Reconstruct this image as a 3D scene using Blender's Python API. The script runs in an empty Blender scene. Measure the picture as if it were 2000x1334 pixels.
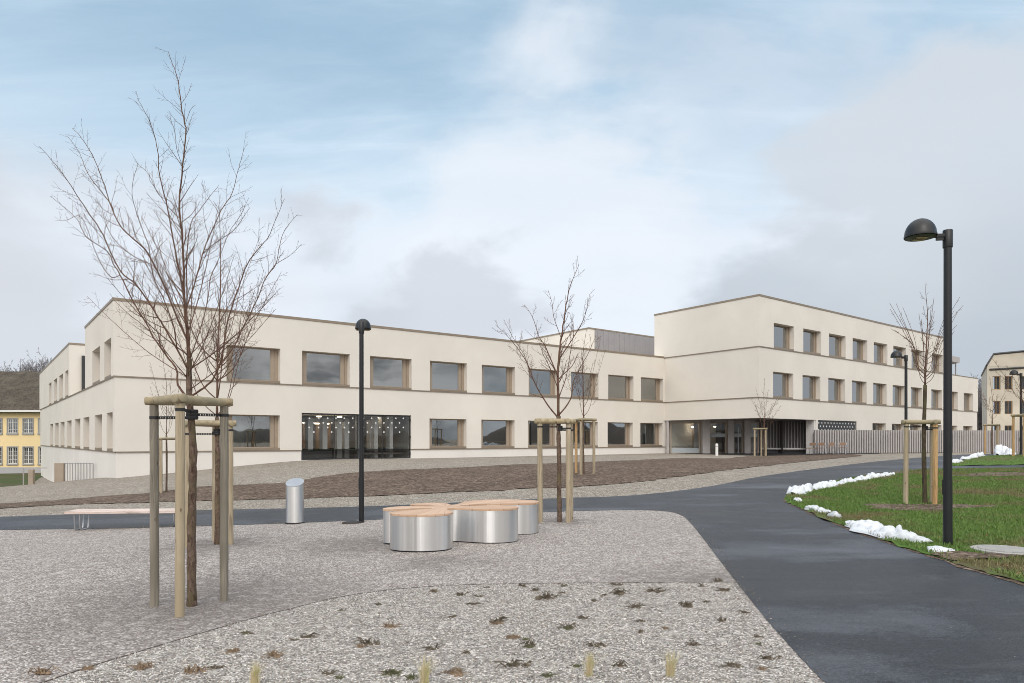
import bpy, math, random
import numpy as np
from mathutils import Vector, geometry
random.seed(7); RNG = np.random.default_rng(7)
S = bpy.context.scene
COL = S.collection
R = math.radians
# ------------------------------------------------------------------ camera
F = 1333.0; CX = 1000.0; HZ = 858.0; EYE = 1.6      # lens in photo pixels, horizon row, eye height
cam = bpy.data.cameras.new("camera"); camo = bpy.data.objects.new("camera", cam); COL.objects.link(camo)
cam.sensor_width = 36; cam.lens = 36 * F / 2000; cam.shift_y = (HZ - 667) / 2000
camo.location = (0, 0, EYE); camo.rotation_euler = (R(90), 0, 0)
cam.clip_start = 0.05; cam.clip_end = 3000
S.camera = camo
# ------------------------------------------------------------------ sun and sky
SUN_AZ = 182.0   # degrees clockwise from +Y: behind the camera, to the right
SUN_EL = 40.0
sl = bpy.data.lights.new("sun", 'SUN'); slo = bpy.data.objects.new("sun", sl); COL.objects.link(slo)
sl.energy = 0.85; sl.angle = R(22); sl.color = (1, .965, .92)
sd = Vector((math.sin(R(SUN_AZ)) * math.cos(R(SUN_EL)), math.cos(R(SUN_AZ)) * math.cos(R(SUN_EL)), math.sin(R(SUN_EL))))
slo.rotation_euler = sd.to_track_quat('Z', 'Y').to_euler()
S.view_settings.view_transform = 'Standard'; S.view_settings.look = 'None'
S.view_settings.gamma = 1; S.view_settings.exposure = 0.15
S.render.filter_size = 1.0; S.cycles.filter_width = 0.95

W = bpy.data.worlds.new("World"); S.world = W; W.use_nodes = True
nt = W.node_tree; nt.nodes.clear()

class NG:
    """small node graph helper"""
    def __init__(s, nt): s.nt = nt
    def n(s, typ, ins=None, **kw):
        nd = s.nt.nodes.new(typ)
        for k, v in kw.items(): setattr(nd, k, v)
        for k, v in (ins or {}).items():
            if isinstance(v, bpy.types.NodeSocket): s.nt.links.new(v, nd.inputs[k])
            else: nd.inputs[k].default_value = v
        return nd
    def m(s, op, a, b=0.0, c=None, clamp=False):
        nd = s.nt.nodes.new('ShaderNodeMath'); nd.operation = op; nd.use_clamp = clamp
        for i, v in enumerate((a, b, c)):
            if v is None: continue
            if isinstance(v, bpy.types.NodeSocket): s.nt.links.new(v, nd.inputs[i])
            else: nd.inputs[i].default_value = v
        return nd.outputs[0]
    def mix(s, f, a, b, typ='MIX'):
        nd = s.nt.nodes.new('ShaderNodeMix'); nd.data_type = 'RGBA'; nd.blend_type = typ
        for i, v in ((0, f), (6, a), (7, b)):
            if isinstance(v, bpy.types.NodeSocket): s.nt.links.new(v, nd.inputs[i])
            else: nd.inputs[i].default_value = (v if i == 0 or len(v) == 4 else (*v, 1))
        return nd.outputs[2]
    def ramp(s, f, stops, interp='LINEAR'):
        nd = s.nt.nodes.new('ShaderNodeValToRGB'); nd.color_ramp.interpolation = interp
        e = nd.color_ramp.elements
        while len(e) < len(stops): e.new(0.5)
        for i, (p, c) in enumerate(stops):
            e[i].position = p; e[i].color = c if len(c) == 4 else (*c, 1)
        s.nt.links.new(f, nd.inputs[0]); return nd.outputs[0]
    def noise(s, vec, scale, detail=3, rough=.55, dist=0):
        nd = s.n('ShaderNodeTexNoise', {'Vector': vec, 'Scale': scale, 'Detail': detail, 'Roughness': rough, 'Distortion': dist})
        return nd.outputs[0]
    def remap(s, v, a, b, c=0.0, d=1.0, smooth=False):
        nd = s.n('ShaderNodeMapRange', {0: v, 1: a, 2: b, 3: c, 4: d})
        nd.interpolation_type = 'SMOOTHSTEP' if smooth else 'LINEAR'; return nd.outputs[0]

def build_world():
    g = NG(nt)
    sky = g.n('ShaderNodeTexSky'); sky.sky_type = 'NISHITA'; sky.sun_disc = False
    sky.sun_elevation = R(SUN_EL); sky.sun_rotation = R(SUN_AZ); sky.air_density = 1.0; sky.dust_density = 0.6; sky.ozone_density = 1.0
    tc = g.n('ShaderNodeTexCoord').outputs['Generated']
    nrm = g.n('ShaderNodeVectorMath', {0: tc}, operation='NORMALIZE').outputs[0]
    sp = g.n('ShaderNodeSeparateXYZ', {0: nrm}); x, y, z = sp.outputs
    zz = g.m('ADD', g.m('MAXIMUM', z, 0.0), 0.16)
    pv = g.n('ShaderNodeCombineXYZ', {0: g.m('DIVIDE', x, zz), 1: g.m('DIVIDE', y, zz), 2: 0.0}).outputs[0]
    streak = g.n('ShaderNodeMapping', {'Vector': pv, 'Rotation': (0, 0, R(24)), 'Scale': (.62, 1.5, 1)}).outputs[0]
    n1 = g.noise(streak, 1.15, 7, .6, .5)                 # thin high veils
    n2 = g.noise(g.n('ShaderNodeMapping', {'Vector': nrm, 'Scale': (1, 1, 1.9), 'Location': (3.3, 1.0, .4)}).outputs[0], 3.4, 7, .52, .2)  # heaped cloud
    n3 = g.noise(g.n('ShaderNodeMapping', {'Vector': nrm, 'Scale': (1, 1, 2.2), 'Location': (7.1, 2.0, .4)}).outputs[0], 2.1, 5, .5, .3)
    def blob(px, py, rad_deg, soft_deg, amp=.22):
        d = Vector(((px - CX) / F, 1, (HZ - py) / F)).normalized()
        dt = g.n('ShaderNodeVectorMath', {0: nrm, 1: tuple(d)}, operation='DOT_PRODUCT').outputs['Value']
        ang = g.m('ARCCOSINE', g.m('MINIMUM', dt, 1.0))
        ang = g.m('ADD', ang, g.m('MULTIPLY', g.m('SUBTRACT', n2, .5), amp * 4))
        return g.remap(ang, R(rad_deg), R(rad_deg + soft_deg), 1.0, 0.0, True)
    k = 1 / 0.1     # cloud colours below are as seen; the background strength is 0.1
    def c(r, g_, b): return (r * k, g_ * k, b * k, 1)
    base = g.mix(.75, sky.outputs[0], c(.375, .56, .72))                     # the clear winter blue
    thin = g.m('ADD', g.m('MULTIPLY', g.remap(n1, .36, .68, 0, 1, True), .42), g.remap(z, .50, .30, .06, .60, True), clamp=True)
    n5 = g.noise(g.n('ShaderNodeMapping', {'Vector': pv, 'Rotation': (0, 0, R(-14)), 'Scale': (.5, 2.6, 1), 'Location': (2.2, .7, 0)}).outputs[0], 2.6, 8, .62, .7)
    thin = g.m('ADD', thin, g.m('MULTIPLY', g.remap(n5, .50, .72, 0, 1, True), .22), clamp=True)
    col = g.mix(thin, base, c(.625, .755, .875))
    white = g.m('MULTIPLY', g.remap(n2, .36, .58, .15, 1, True), g.remap(z, .335, .26, 0, .85, True))
    col = g.mix(white, col, c(.76, .815, .895))
    lowgrey = g.m('MULTIPLY', g.remap(n3, .46, .62, 0, 1, True), g.remap(z, .24, .17, 0, .6, True))
    col = g.mix(lowgrey, col, c(.57, .605, .67))
    wisp = blob(1450, 130, 6, 16, .35); col = g.mix(g.m('MULTIPLY', g.m('MULTIPLY', wisp, g.remap(n2, .42, .60, .2, 1, True)), .55), col, c(.66, .72, .815))
    bW = blob(1060, 500, 9, 9, .13); col = g.mix(g.m('MULTIPLY', bW, .7), col, c(.80, .84, .90))
    bWL = blob(420, 560, 5, 8, .13); col = g.mix(g.m('MULTIPLY', g.m('MULTIPLY', bWL, g.remap(z, .37, .28, 0, 1, True)), .5), col, c(.77, .80, .86))
    gate = g.remap(z, .37, .28, 0, 1, True)
    bLL = blob(60, 600, 6, 7, .12); col = g.mix(g.m('MULTIPLY', g.m('MULTIPLY', bLL, gate), .55), col, c(.69, .715, .77))
    bL = blob(0, 640, 7, 9, .15); col = g.mix(g.m('MULTIPLY', g.m('MULTIPLY', bL, gate), .6), col, c(.585, .62, .67))
    bM = blob(800, 640, 4, 5, .2); col = g.mix(g.m('MULTIPLY', bM, .6), col, c(.54, .575, .64))
    bR = blob(2150, 700, 21, 6, .16); rc = g.mix(g.remap(z, .36, .10, 0, 1, True), c(.60, .655, .72), c(.455, .505, .56))
    rc = g.mix(g.m('MULTIPLY', g.remap(n3, .42, .62, 0, 1, True), .45), rc, c(.62, .66, .71)); col = g.mix(g.m('MULTIPLY', bR, .88), col, rc)
    # glow added round the sun, unseen behind the camera, to brighten the facades
    ds = g.n('ShaderNodeVectorMath', {0: nrm, 1: tuple(sd)}, operation='DOT_PRODUCT').outputs['Value']
    glow = g.remap(ds, .2, 1.0, 0, 1, True)
    col = g.mix(g.remap(z, .62, .92, 0, .9, True), col, c(1.40, 1.42, 1.46))      # unseen overhead sky, brightened to lift the light on the ground
    col = g.mix(glow, col, c(1.75, 1.68, 1.60))
    # cloud bank low behind the camera (what the windows mirror)
    back = g.m('MULTIPLY', g.remap(y, -.1, -.5, 0, 1, True), g.remap(z, .36, .10, 0, 1, True))
    n4 = g.noise(g.n('ShaderNodeMapping', {'Vector': nrm, 'Scale': (1, 1, 2.6), 'Location': (1.3, 4.0, .4)}).outputs[0], 7.5, 6, .55, .4)
    bank = g.mix(g.remap(n4, .36, .62, 0, 1, True), c(.22, .235, .255), c(.84, .85, .87))
    col = g.mix(g.m('MULTIPLY', back, .85), col, bank)
    bg = g.n('ShaderNodeBackground', {'Color': col, 'Strength': 0.1})
    out = g.n('ShaderNodeOutputWorld', {'Surface': bg.outputs[0]})
build_world()

# ------------------------------------------------------------------ materials
MATS = {}
def material(name):
    m = bpy.data.materials.new(name); m.use_nodes = True; m.node_tree.nodes.clear(); MATS[name] = m
    g = NG(m.node_tree)
    return m, g
def finish(g, col, rough=.6, metal=0.0, bump=None, bstr=.3, bdist=.01, spec=.5, **kw):
    ins = {'Roughness': rough, 'Metallic': metal, 'Specular IOR Level': spec}
    ins['Base Color'] = col if isinstance(col, bpy.types.NodeSocket) else (*col, 1)
    ins.update(kw)
    if bump is not None:
        ins['Normal'] = g.n('ShaderNodeBump', {'Height': bump, 'Strength': bstr, 'Distance': bdist}).outputs[0]
    p = g.n('ShaderNodeBsdfPrincipled', ins)
    g.n('ShaderNodeOutputMaterial', {'Surface': p.outputs[0]}); return p
def obj_co(g): return g.n('ShaderNodeTexCoord').outputs['Object']
def plain(name, col, rough=.6, metal=0.0, var=.12, scale=3.0, bump=.1, spec=.5):
    m, g = material(name); co = obj_co(g)
    n = g.noise(co, scale, 5, .6)
    c = g.mix(g.remap(n, .3, .7), tuple(v * (1 - var) for v in col), tuple(min(1, v * (1 + var)) for v in col))
    n2 = g.noise(co, scale * 20, 3, .6)
    finish(g, c, g.remap(n, .3, .7, max(0, rough - .08), rough + .08), metal, n2, bump, .005, spec)
    return m
def mk_plaster(name, col, mottle=.085):
    m, g = material(name); co = obj_co(g)
    big = g.noise(co, .22, 5, .6, .4); mid = g.noise(g.n('ShaderNodeMapping', {'Vector': co, 'Scale': (1, 1, .35)}).outputs[0], .9, 6, .65)
    c = g.mix(g.remap(big, .3, .7), tuple(v * (1 - mottle) for v in col), tuple(v * (1 + mottle * .4) for v in col))
    c = g.mix(g.m('MULTIPLY', g.remap(mid, .5, .75), .18), c, tuple(v * .86 for v in col))
    fine = g.noise(co, 55, 4, .7)
    finish(g, c, .88, 0, g.m('ADD', fine, g.m('MULTIPLY', g.noise(co, 6, 3), .5)), .35, .012, .25)
    return m
mk_plaster('plaster', (.735, .695, .632)); mk_plaster('plaster_plinth', (.77, .74, .70))
mk_plaster('plaster_old', (.60, .55, .455), .22); mk_plaster('plaster_yellow', (.88, .70, .40), .06); mk_plaster('plaster_grey', (.46, .46, .47))
plain('bronze', (.285, .23, .175), .48, .35, .06, 2, .02)
plain('bronze_light', (.39, .32, .25), .5, .3, .06, 2, .02)
plain('dark_metal', (.035, .036, .04), .42, .0, .1, 3, .03)
plain('lamp_black', (.008, .009, .011), .42, .0, .1, 4, .02)
plain('grey_metal', (.41, .385, .375), .6, .0, .06, 1.5, .03)
plain('grey_clad', (.30, .285, .29), .55, .1, .06, 1.5, .03)
plain('dark_room', (.10, .10, .10), .9, 0, .15, 1, .02)
plain('room_wall', (.42, .41, .39), .9, 0, .08, 1, .02)
plain('room_wood', (.34, .22, .12), .6, 0, .18, 1.2, .02)
plain('white_paint', (.74, .74, .72), .45, 0, .04, 4, .02)
plain('white_rail', (.72, .70, .68), .5, 0, .04, 4, .02)
plain('rubber', (.015, .015, .016), .6, 0, .1, 6, .05)
plain('stone_trim', (.36, .36, .355), .8, 0, .1, 3, .1)
plain('concrete', (.33, .32, .30), .85, 0, .18, 9, .3)
plain('galvanised', (.50, .51, .53), .35, .8, .08, 12, .02)
plain('brass', (.55, .42, .24), .4, .4, .05, 12, .02)
plain('edging_steel', (.055, .036, .026), .7, .3, .4, 3, .2)
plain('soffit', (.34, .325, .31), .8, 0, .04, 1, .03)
plain('chair_wood', (.24, .15, .10), .5, 0, .15, 8, .05)
plain('curtain_pale', (.36, .375, .36), .9, 0, .08, 3, .05)
plain('curtain_dark', (.10, .10, .105), .9, 0, .1, 3, .05)
plain('dead_plant', (.11, .088, .06), .9, 0, .5, 20, .1)
plain('dead_plant_brown', (.22, .155, .10), .9, 0, .4, 20, .1)
plain('moss_green', (.10, .105, .05), .9, 0, .4, 20, .1)
plain('leaf_brown', (.26, .125, .06), .8, 0, .45, 15, .1)
plain('winter_wood', (.085, .075, .065), .9, 0, .35, .08, .3)
plain('hazy_twig', (.20, .185, .19), .9, 0, .2, .3, .1)  # pale grey paints distance haze into the twigs

def mk_glass():
    m, g = material('window_glass')
    co = obj_co(g)
    lw = g.n('ShaderNodeLayerWeight', {'Blend': .35}).outputs['Fresnel']
    nb = g.n('ShaderNodeBump', {'Height': g.noise(co, .55, 2), 'Strength': .12, 'Distance': .02}).outputs[0]
    gl = g.n('ShaderNodeBsdfGlossy', {'Color': (.90, .91, .90, 1), 'Roughness': .015, 'Normal': nb})
    tr = g.n('ShaderNodeBsdfTransparent', {'Color': (.50, .56, .54, 1)})
    f = g.m('ADD', g.m('MULTIPLY', lw, .8), .31, clamp=True)
    mx = g.n('ShaderNodeMixShader', {0: f, 1: tr.outputs[0], 2: gl.outputs[0]})
    g.n('ShaderNodeOutputMaterial', {'Surface': mx.outputs[0]})
    m, g = material('clear_glass')
    gl = g.n('ShaderNodeBsdfGlossy', {'Color': (.9, .93, .95, 1), 'Roughness': .01})
    tr = g.n('ShaderNodeBsdfTransparent', {'Color': (.86, .88, .87, 1)})
    lw = g.n('ShaderNodeLayerWeight', {'Blend': .3}).outputs['Fresnel']
    mx = g.n('ShaderNodeMixShader', {0: g.m('ADD', g.m('MULTIPLY', lw, .6), .05, clamp=True), 1: tr.outputs[0], 2: gl.outputs[0]})
    g.n('ShaderNodeOutputMaterial', {'Surface': mx.outputs[0]})
    m, g = material('frosted_glass')
    finish(g, (.42, .46, .48), .35, 0)
mk_glass()
def mk_emit(name, col, st):
    m, g = material(name); e = g.n('ShaderNodeEmission', {'Color': (*col, 1), 'Strength': st})
    g.n('ShaderNodeOutputMaterial', {'Surface': e.outputs[0]})
mk_emit('warm_lamp', (1, .83, .60), 11.0); mk_emit('white_lamp', (1, .97, .92), 3.0)

def mk_steel():
    m, g = material('brushed_steel'); co = obj_co(g)
    st = g.noise(g.n('ShaderNodeMapping', {'Vector': co, 'Scale': (1, 1, 60)}).outputs[0], 4, 4, .7)
    wv = g.noise(g.n('ShaderNodeMapping', {'Vector': co, 'Scale': (1, 1, .02)}).outputs[0], 3.6, 3, .5)
    c = g.mix(g.remap(wv, .38, .62), (.60, .595, .59), (.86, .855, .85))  # light and dark bands colour in the streaky reflections
    tg = g.n('ShaderNodeCombineXYZ', {0: 0.0, 1: 0.0, 2: 1.0}).outputs[0]
    finish(g, c, g.remap(st, .3, .7, .30, .38), 1.0, wv, .55, .05, .5, Anisotropic=.85, Tangent=tg)
mk_steel()
def mk_wood(name, ca, cb, along=(1, 1, .06), scale=9.0, knots=True, rough=.75, cc=None):
    m, g = material(name); co = obj_co(g)
    mp = g.n('ShaderNodeMapping', {'Vector': co, 'Scale': along}).outputs[0]
    n = g.noise(mp, scale * 3, 5, .6, 1.2); w = g.noise(mp, scale, 3, .5, 3.0)
    c = g.mix(g.remap(w, .35, .65), ca, cb)
    c = g.mix(g.m('MULTIPLY', g.remap(n, .48, .66), .7), c, tuple(v * .42 for v in ca))
    if cc: c = g.mix(g.remap(g.noise(co, 1.4, 3), .42, .62), c, cc)
    if knots:
        v = g.n('ShaderNodeTexVoronoi', {'Vector': g.n('ShaderNodeMapping', {'Vector': co, 'Scale': (1, 1, .45)}).outputs[0], 'Scale': 9.0}).outputs['Distance']
        c = g.mix(g.remap(v, .12, .05), c, (.10, .06, .035))
    finish(g, c, rough, 0, n, .5, .004, .3)
mk_wood('post_wood', (.36, .295, .205), (.47, .395, .285), cc=(.36, .295, .20))
mk_wood('post_wood_grey', (.21, .185, .15), (.29, .26, .21), cc=(.19, .17, .135))
mk_wood('post_wood_orange', (.47, .29, .13), (.56, .38, .20))
mk_wood('bar_wood', (.33, .265, .165), (.43, .36, .235), (.3, .3, .3), cc=(.29, .25, .17))
mk_wood('bench_wood', (.58, .37, .27), (.66, .45, .34), (1, 1, 1), 4, False, .6)
mk_wood('bench_wood_pale', (.62, .50, .44), (.70, .60, .55), (.1, 1, 1), 4, False, .6)
def mk_bark(name, ca, cb, green):
    m, g = material(name); co = obj_co(g)
    mp = g.n('ShaderNodeMapping', {'Vector': co, 'Scale': (1, 1, .45)}).outputs[0]
    n = g.noise(mp, 30, 6, .7, .8); b = g.noise(co, 5, 4)
    c = g.mix(g.remap(n, .35, .65), ca, cb)
    c = g.mix(g.m('MULTIPLY', g.remap(b, .5, .66), .6), c, green)
    finish(g, c, .9, 0, n, .8, .012, .2)
mk_bark('bark', (.055, .035, .026), (.21, .15, .115), (.13, .115, .055))
mk_bark('twig', (.085, .045, .033), (.20, .12, .088), (.14, .10, .06))
mk_bark('bark_dark', (.035, .027, .02), (.11, .085, .06), (.09, .09, .035))

def mk_gravel(name, scale, dark, mid, light, tint, patch=.15, bstr=.9, speck=.0, dirt=None, stain_shade=()):
    m, g = material(name); co = obj_co(g)
    wob = g.n('ShaderNodeVectorMath', {0: co, 1: g.n('ShaderNodeVectorMath', {0: g.n('ShaderNodeTexNoise', {'Vector': co, 'Scale': scale * .8}).outputs['Color'], 'Scale': .6 / scale}, operation='SCALE').outputs[0]}, operation='ADD').outputs[0]
    v = g.n('ShaderNodeTexVoronoi', {'Vector': wob, 'Scale': scale, 'Randomness': 1.0})
    cell = g.n('ShaderNodeSeparateColor', {0: v.outputs['Color']})
    val = cell.outputs[0]
    c = g.ramp(val, [(0, dark), (.22, tuple(a * .55 + b * .45 for a, b in zip(dark, mid))), (.6, mid), (.85, light), (1, tuple(min(1, a * 1.25) for a in light))])
    c = g.mix(g.m('MULTIPLY', g.remap(cell.outputs[1], .6, 1.0), .5), c, tint)
    gap = g.remap(v.outputs['Distance'], .42, .80, 0, .65, True)
    c = g.mix(gap, c, tuple(a * .4 for a in dark))
    big = g.noise(co, .35, 5, .6, .3); medn = g.noise(co, 1.9, 5, .65)
    c = g.mix(g.m('MULTIPLY', g.remap(big, .48, .68), patch), c, tuple(a * .8 for a in dark))
    c = g.mix(g.m('MULTIPLY', g.remap(medn, .5, .72), patch * .9), c, tuple(a * 1.3 for a in dark))
    for sx, sy, r0, r1 in stain_shade:      # damp, soiled gravel plus painted contact shade, with a ragged outline
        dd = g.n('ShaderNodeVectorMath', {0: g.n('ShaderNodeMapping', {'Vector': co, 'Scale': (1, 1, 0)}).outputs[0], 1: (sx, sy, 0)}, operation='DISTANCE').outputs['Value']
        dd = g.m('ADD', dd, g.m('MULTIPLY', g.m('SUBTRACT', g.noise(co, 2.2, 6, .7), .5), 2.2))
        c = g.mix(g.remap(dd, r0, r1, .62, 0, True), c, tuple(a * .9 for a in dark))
    if dirt is not None:
        c = g.mix(g.remap(g.noise(co, .8, 6, .7), .56, .70, 0, .55), c, dirt)
    c = g.mix(g.remap(g.noise(co, scale * .22, 4, .75), .42, .62, 0, .28), c, tuple(a * 1.3 for a in dark))
    c = g.mix(g.remap(g.noise(co, scale * .13, 4, .75), .52, .66, 0, .35), c, light)
    h = g.m('SUBTRACT', g.m('MULTIPLY', val, .35), v.outputs['Distance'])
    finish(g, c, .85, 0, h, bstr, .6 / scale, .25)
mk_gravel('gravel_plaza', 58, (.16, .14, .13), (.42, .38, .355), (.68, .64, .61), (.46, .38, .32), .18, 1.0, stain_shade=((-3.0, 6.7, .3, 2.3), (-2.3, 10.4, .3, 1.4), (-4.6, 10.8, .2, 1.4), (.9, 13.1, .1, .9), (2.2, 7.6, .1, 1.6), (-1.0, 8.9, .0, .9)))
mk_gravel('gravel_bed', 72, (.15, .135, .12), (.42, .395, .37), (.76, .73, .69), (.50, .42, .34), .10, 1.0)
mk_gravel('gravel_mid', 30, (.16, .135, .11), (.34, .305, .26), (.56, .52, .46), (.36, .30, .235), .22, 1.0, dirt=(.25, .21, .165))
mk_gravel('soil', 13, (.060, .040, .028), (.165, .118, .086), (.28, .21, .165), (.13, .085, .06), .35, 1.0, dirt=(.20, .15, .115))
def mk_asphalt():
    m, g = material('asphalt'); co = obj_co(g)
    v = g.n('ShaderNodeTexVoronoi', {'Vector': co, 'Scale': 75.0})
    cell = g.n('ShaderNodeSeparateColor', {0: v.outputs['Color']}).outputs[0]
    c = g.mix(g.remap(cell, .35, 1.0), (.014, .016, .020), (.060, .066, .083))
    big = g.noise(g.n('ShaderNodeMapping', {'Vector': co, 'Rotation': (0, 0, R(-25)), 'Scale': (.6, 1.5, 1)}).outputs[0], .38, 6, .62, .4)
    med = g.noise(g.n('ShaderNodeMapping', {'Vector': co, 'Rotation': (0, 0, R(35)), 'Scale': (.5, 2.2, 1)}).outputs[0], 1.3, 7, .7, .8)
    c = g.mix(g.m('MULTIPLY', g.remap(big, .56, .44), .8), c, (.016, .017, .021))     # damp, darker
    c = g.mix(g.m('MULTIPLY', g.remap(big, .50, .66), .7), c, (.115, .122, .142))     # dried lighter
    c = g.mix(g.m('MULTIPLY', g.remap(med, .52, .68), .28), c, (.10, .103, .11))
    c = g.mix(g.m('MULTIPLY', g.remap(med, .44, .34), .35), c, (.02, .021, .024))
    grit = g.n('ShaderNodeTexVoronoi', {'Vector': co, 'Scale': 9.0}).outputs['Distance']
    c = g.mix(g.remap(grit, .055, .03), c, (.35, .34, .32))
    r = g.m('ADD', g.remap(big, .38, .68, .34, .50), g.m('MULTIPLY', med, .1))
    h = g.m('ADD', g.m('MULTIPLY', v.outputs['Distance'], -1.0), g.noise(co, 40, 3))
    finish(g, c, r, 0, h, .75, .006, .32)
mk_asphalt()
def mk_lawn():
    m, g = material('lawn'); co = obj_co(g)
    n = g.noise(co, .55, 6, .65, .4); f = g.noise(co, 16, 4, .7)
    c = g.mix(g.remap(f, .35, .65), (.05, .115, .018), (.115, .20, .038))
    c = g.mix(g.remap(n, .48, .62, 0, .9), c, (.13, .10, .062))
    finish(g, c, .85, 0, f, .8, .02, .2)
    m, g = material('grass_blade'); co = obj_co(g)
    n = g.noise(co, .55, 6, .65, .4)
    rnd = g.noise(co, 9, 3, .7)
    c = g.mix(g.remap(rnd, .32, .68), (.070, .130, .025), (.165, .250, .065))
    c = g.mix(g.remap(n, .50, .61, 0, .85), c, (.20, .155, .085))
    c = g.mix(g.remap(g.noise(co, 2.6, 5, .7), .56, .70, 0, .4), c, (.17, .18, .06))
    finish(g, c, .6, 0, spec=.3)
    m, g = material('straw'); co = obj_co(g)
    c = g.mix(g.remap(g.noise(co, 25, 2), .35, .65), (.62, .52, .32), (.40, .40, .17))
    finish(g, c, .6, 0, spec=.3)
    m, g = material('straw_pale'); finish(g, (.70, .60, .42), .6, 0, spec=.3)
    m, g = material('snow'); co = obj_co(g)
    nn = g.noise(co, 14, 6, .7)
    c = g.mix(g.m('MULTIPLY', g.remap(nn, .50, .74), .5), (.66, .69, .73), (.44, .43, .41))
    finish(g, c, .55, 0, nn, .6, .02, .3, **{'Subsurface Weight': .15, 'Subsurface Radius': (.03, .04, .05)})
    m, g = material('roof_tiles'); co = obj_co(g)
    n = g.noise(co, .7, 6, .7); br = g.n('ShaderNodeTexBrick', {'Vector': g.n('ShaderNodeMapping', {'Vector': co, 'Rotation': (R(90), 0, 0)}).outputs[0], 'Scale': 2.6, 'Color1': (.060, .052, .042, 1), 'Color2': (.11, .092, .072, 1), 'Mortar': (.03, .025, .02, 1)}).outputs[0]
    c = g.mix(g.remap(n, .45, .65, 0, .8), br, (.125, .108, .083))
    finish(g, c, .85, 0, g.noise(co, 4, 4), .8, .08, .2)
    m, g = material('field'); co = obj_co(g)
    c = g.mix(g.remap(g.noise(co, .12, 5, .7), .4, .6), (.05, .085, .025), (.11, .085, .055))
    finish(g, c, .9, 0, g.noise(co, 3, 4), .6, .1, .2)
mk_lawn()
def mk_slat_wood():
    """bench top: fine radial boards"""
    m, g = material('pod_wood'); co = obj_co(g)
    sp = g.n('ShaderNodeSeparateXYZ', {0: co})
    ang = g.m('ARCTAN2', sp.outputs[1], sp.outputs[0])
    a2 = g.m('MULTIPLY', ang, 55 / (2 * math.pi))
    cell = g.m('FRACT', g.m('ADD', a2, 100.0))
    idx = g.m('FLOOR', g.m('ADD', a2, 100.0))
    rnd = g.n('ShaderNodeTexWhiteNoise', {'W': idx}, noise_dimensions='1D').outputs['Value']
    c = g.mix(rnd, (.47, .305, .20), (.62, .43, .30))
    c = g.mix(g.m('MULTIPLY', g.remap(g.noise(co, 22, 4, .7), .5, .7), .3), c, (.36, .20, .13))
    line = g.m('ADD', g.remap(cell, .0, .04, 1, 0), g.remap(cell, .96, 1.0, 0, 1), clamp=True)
    c = g.mix(g.m('MULTIPLY', line, .65), c, (.16, .08, .05))
    finish(g, c, .55, 0, g.m('MULTIPLY', line, -1.0), .5, .004, .4)
mk_slat_wood()

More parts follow.
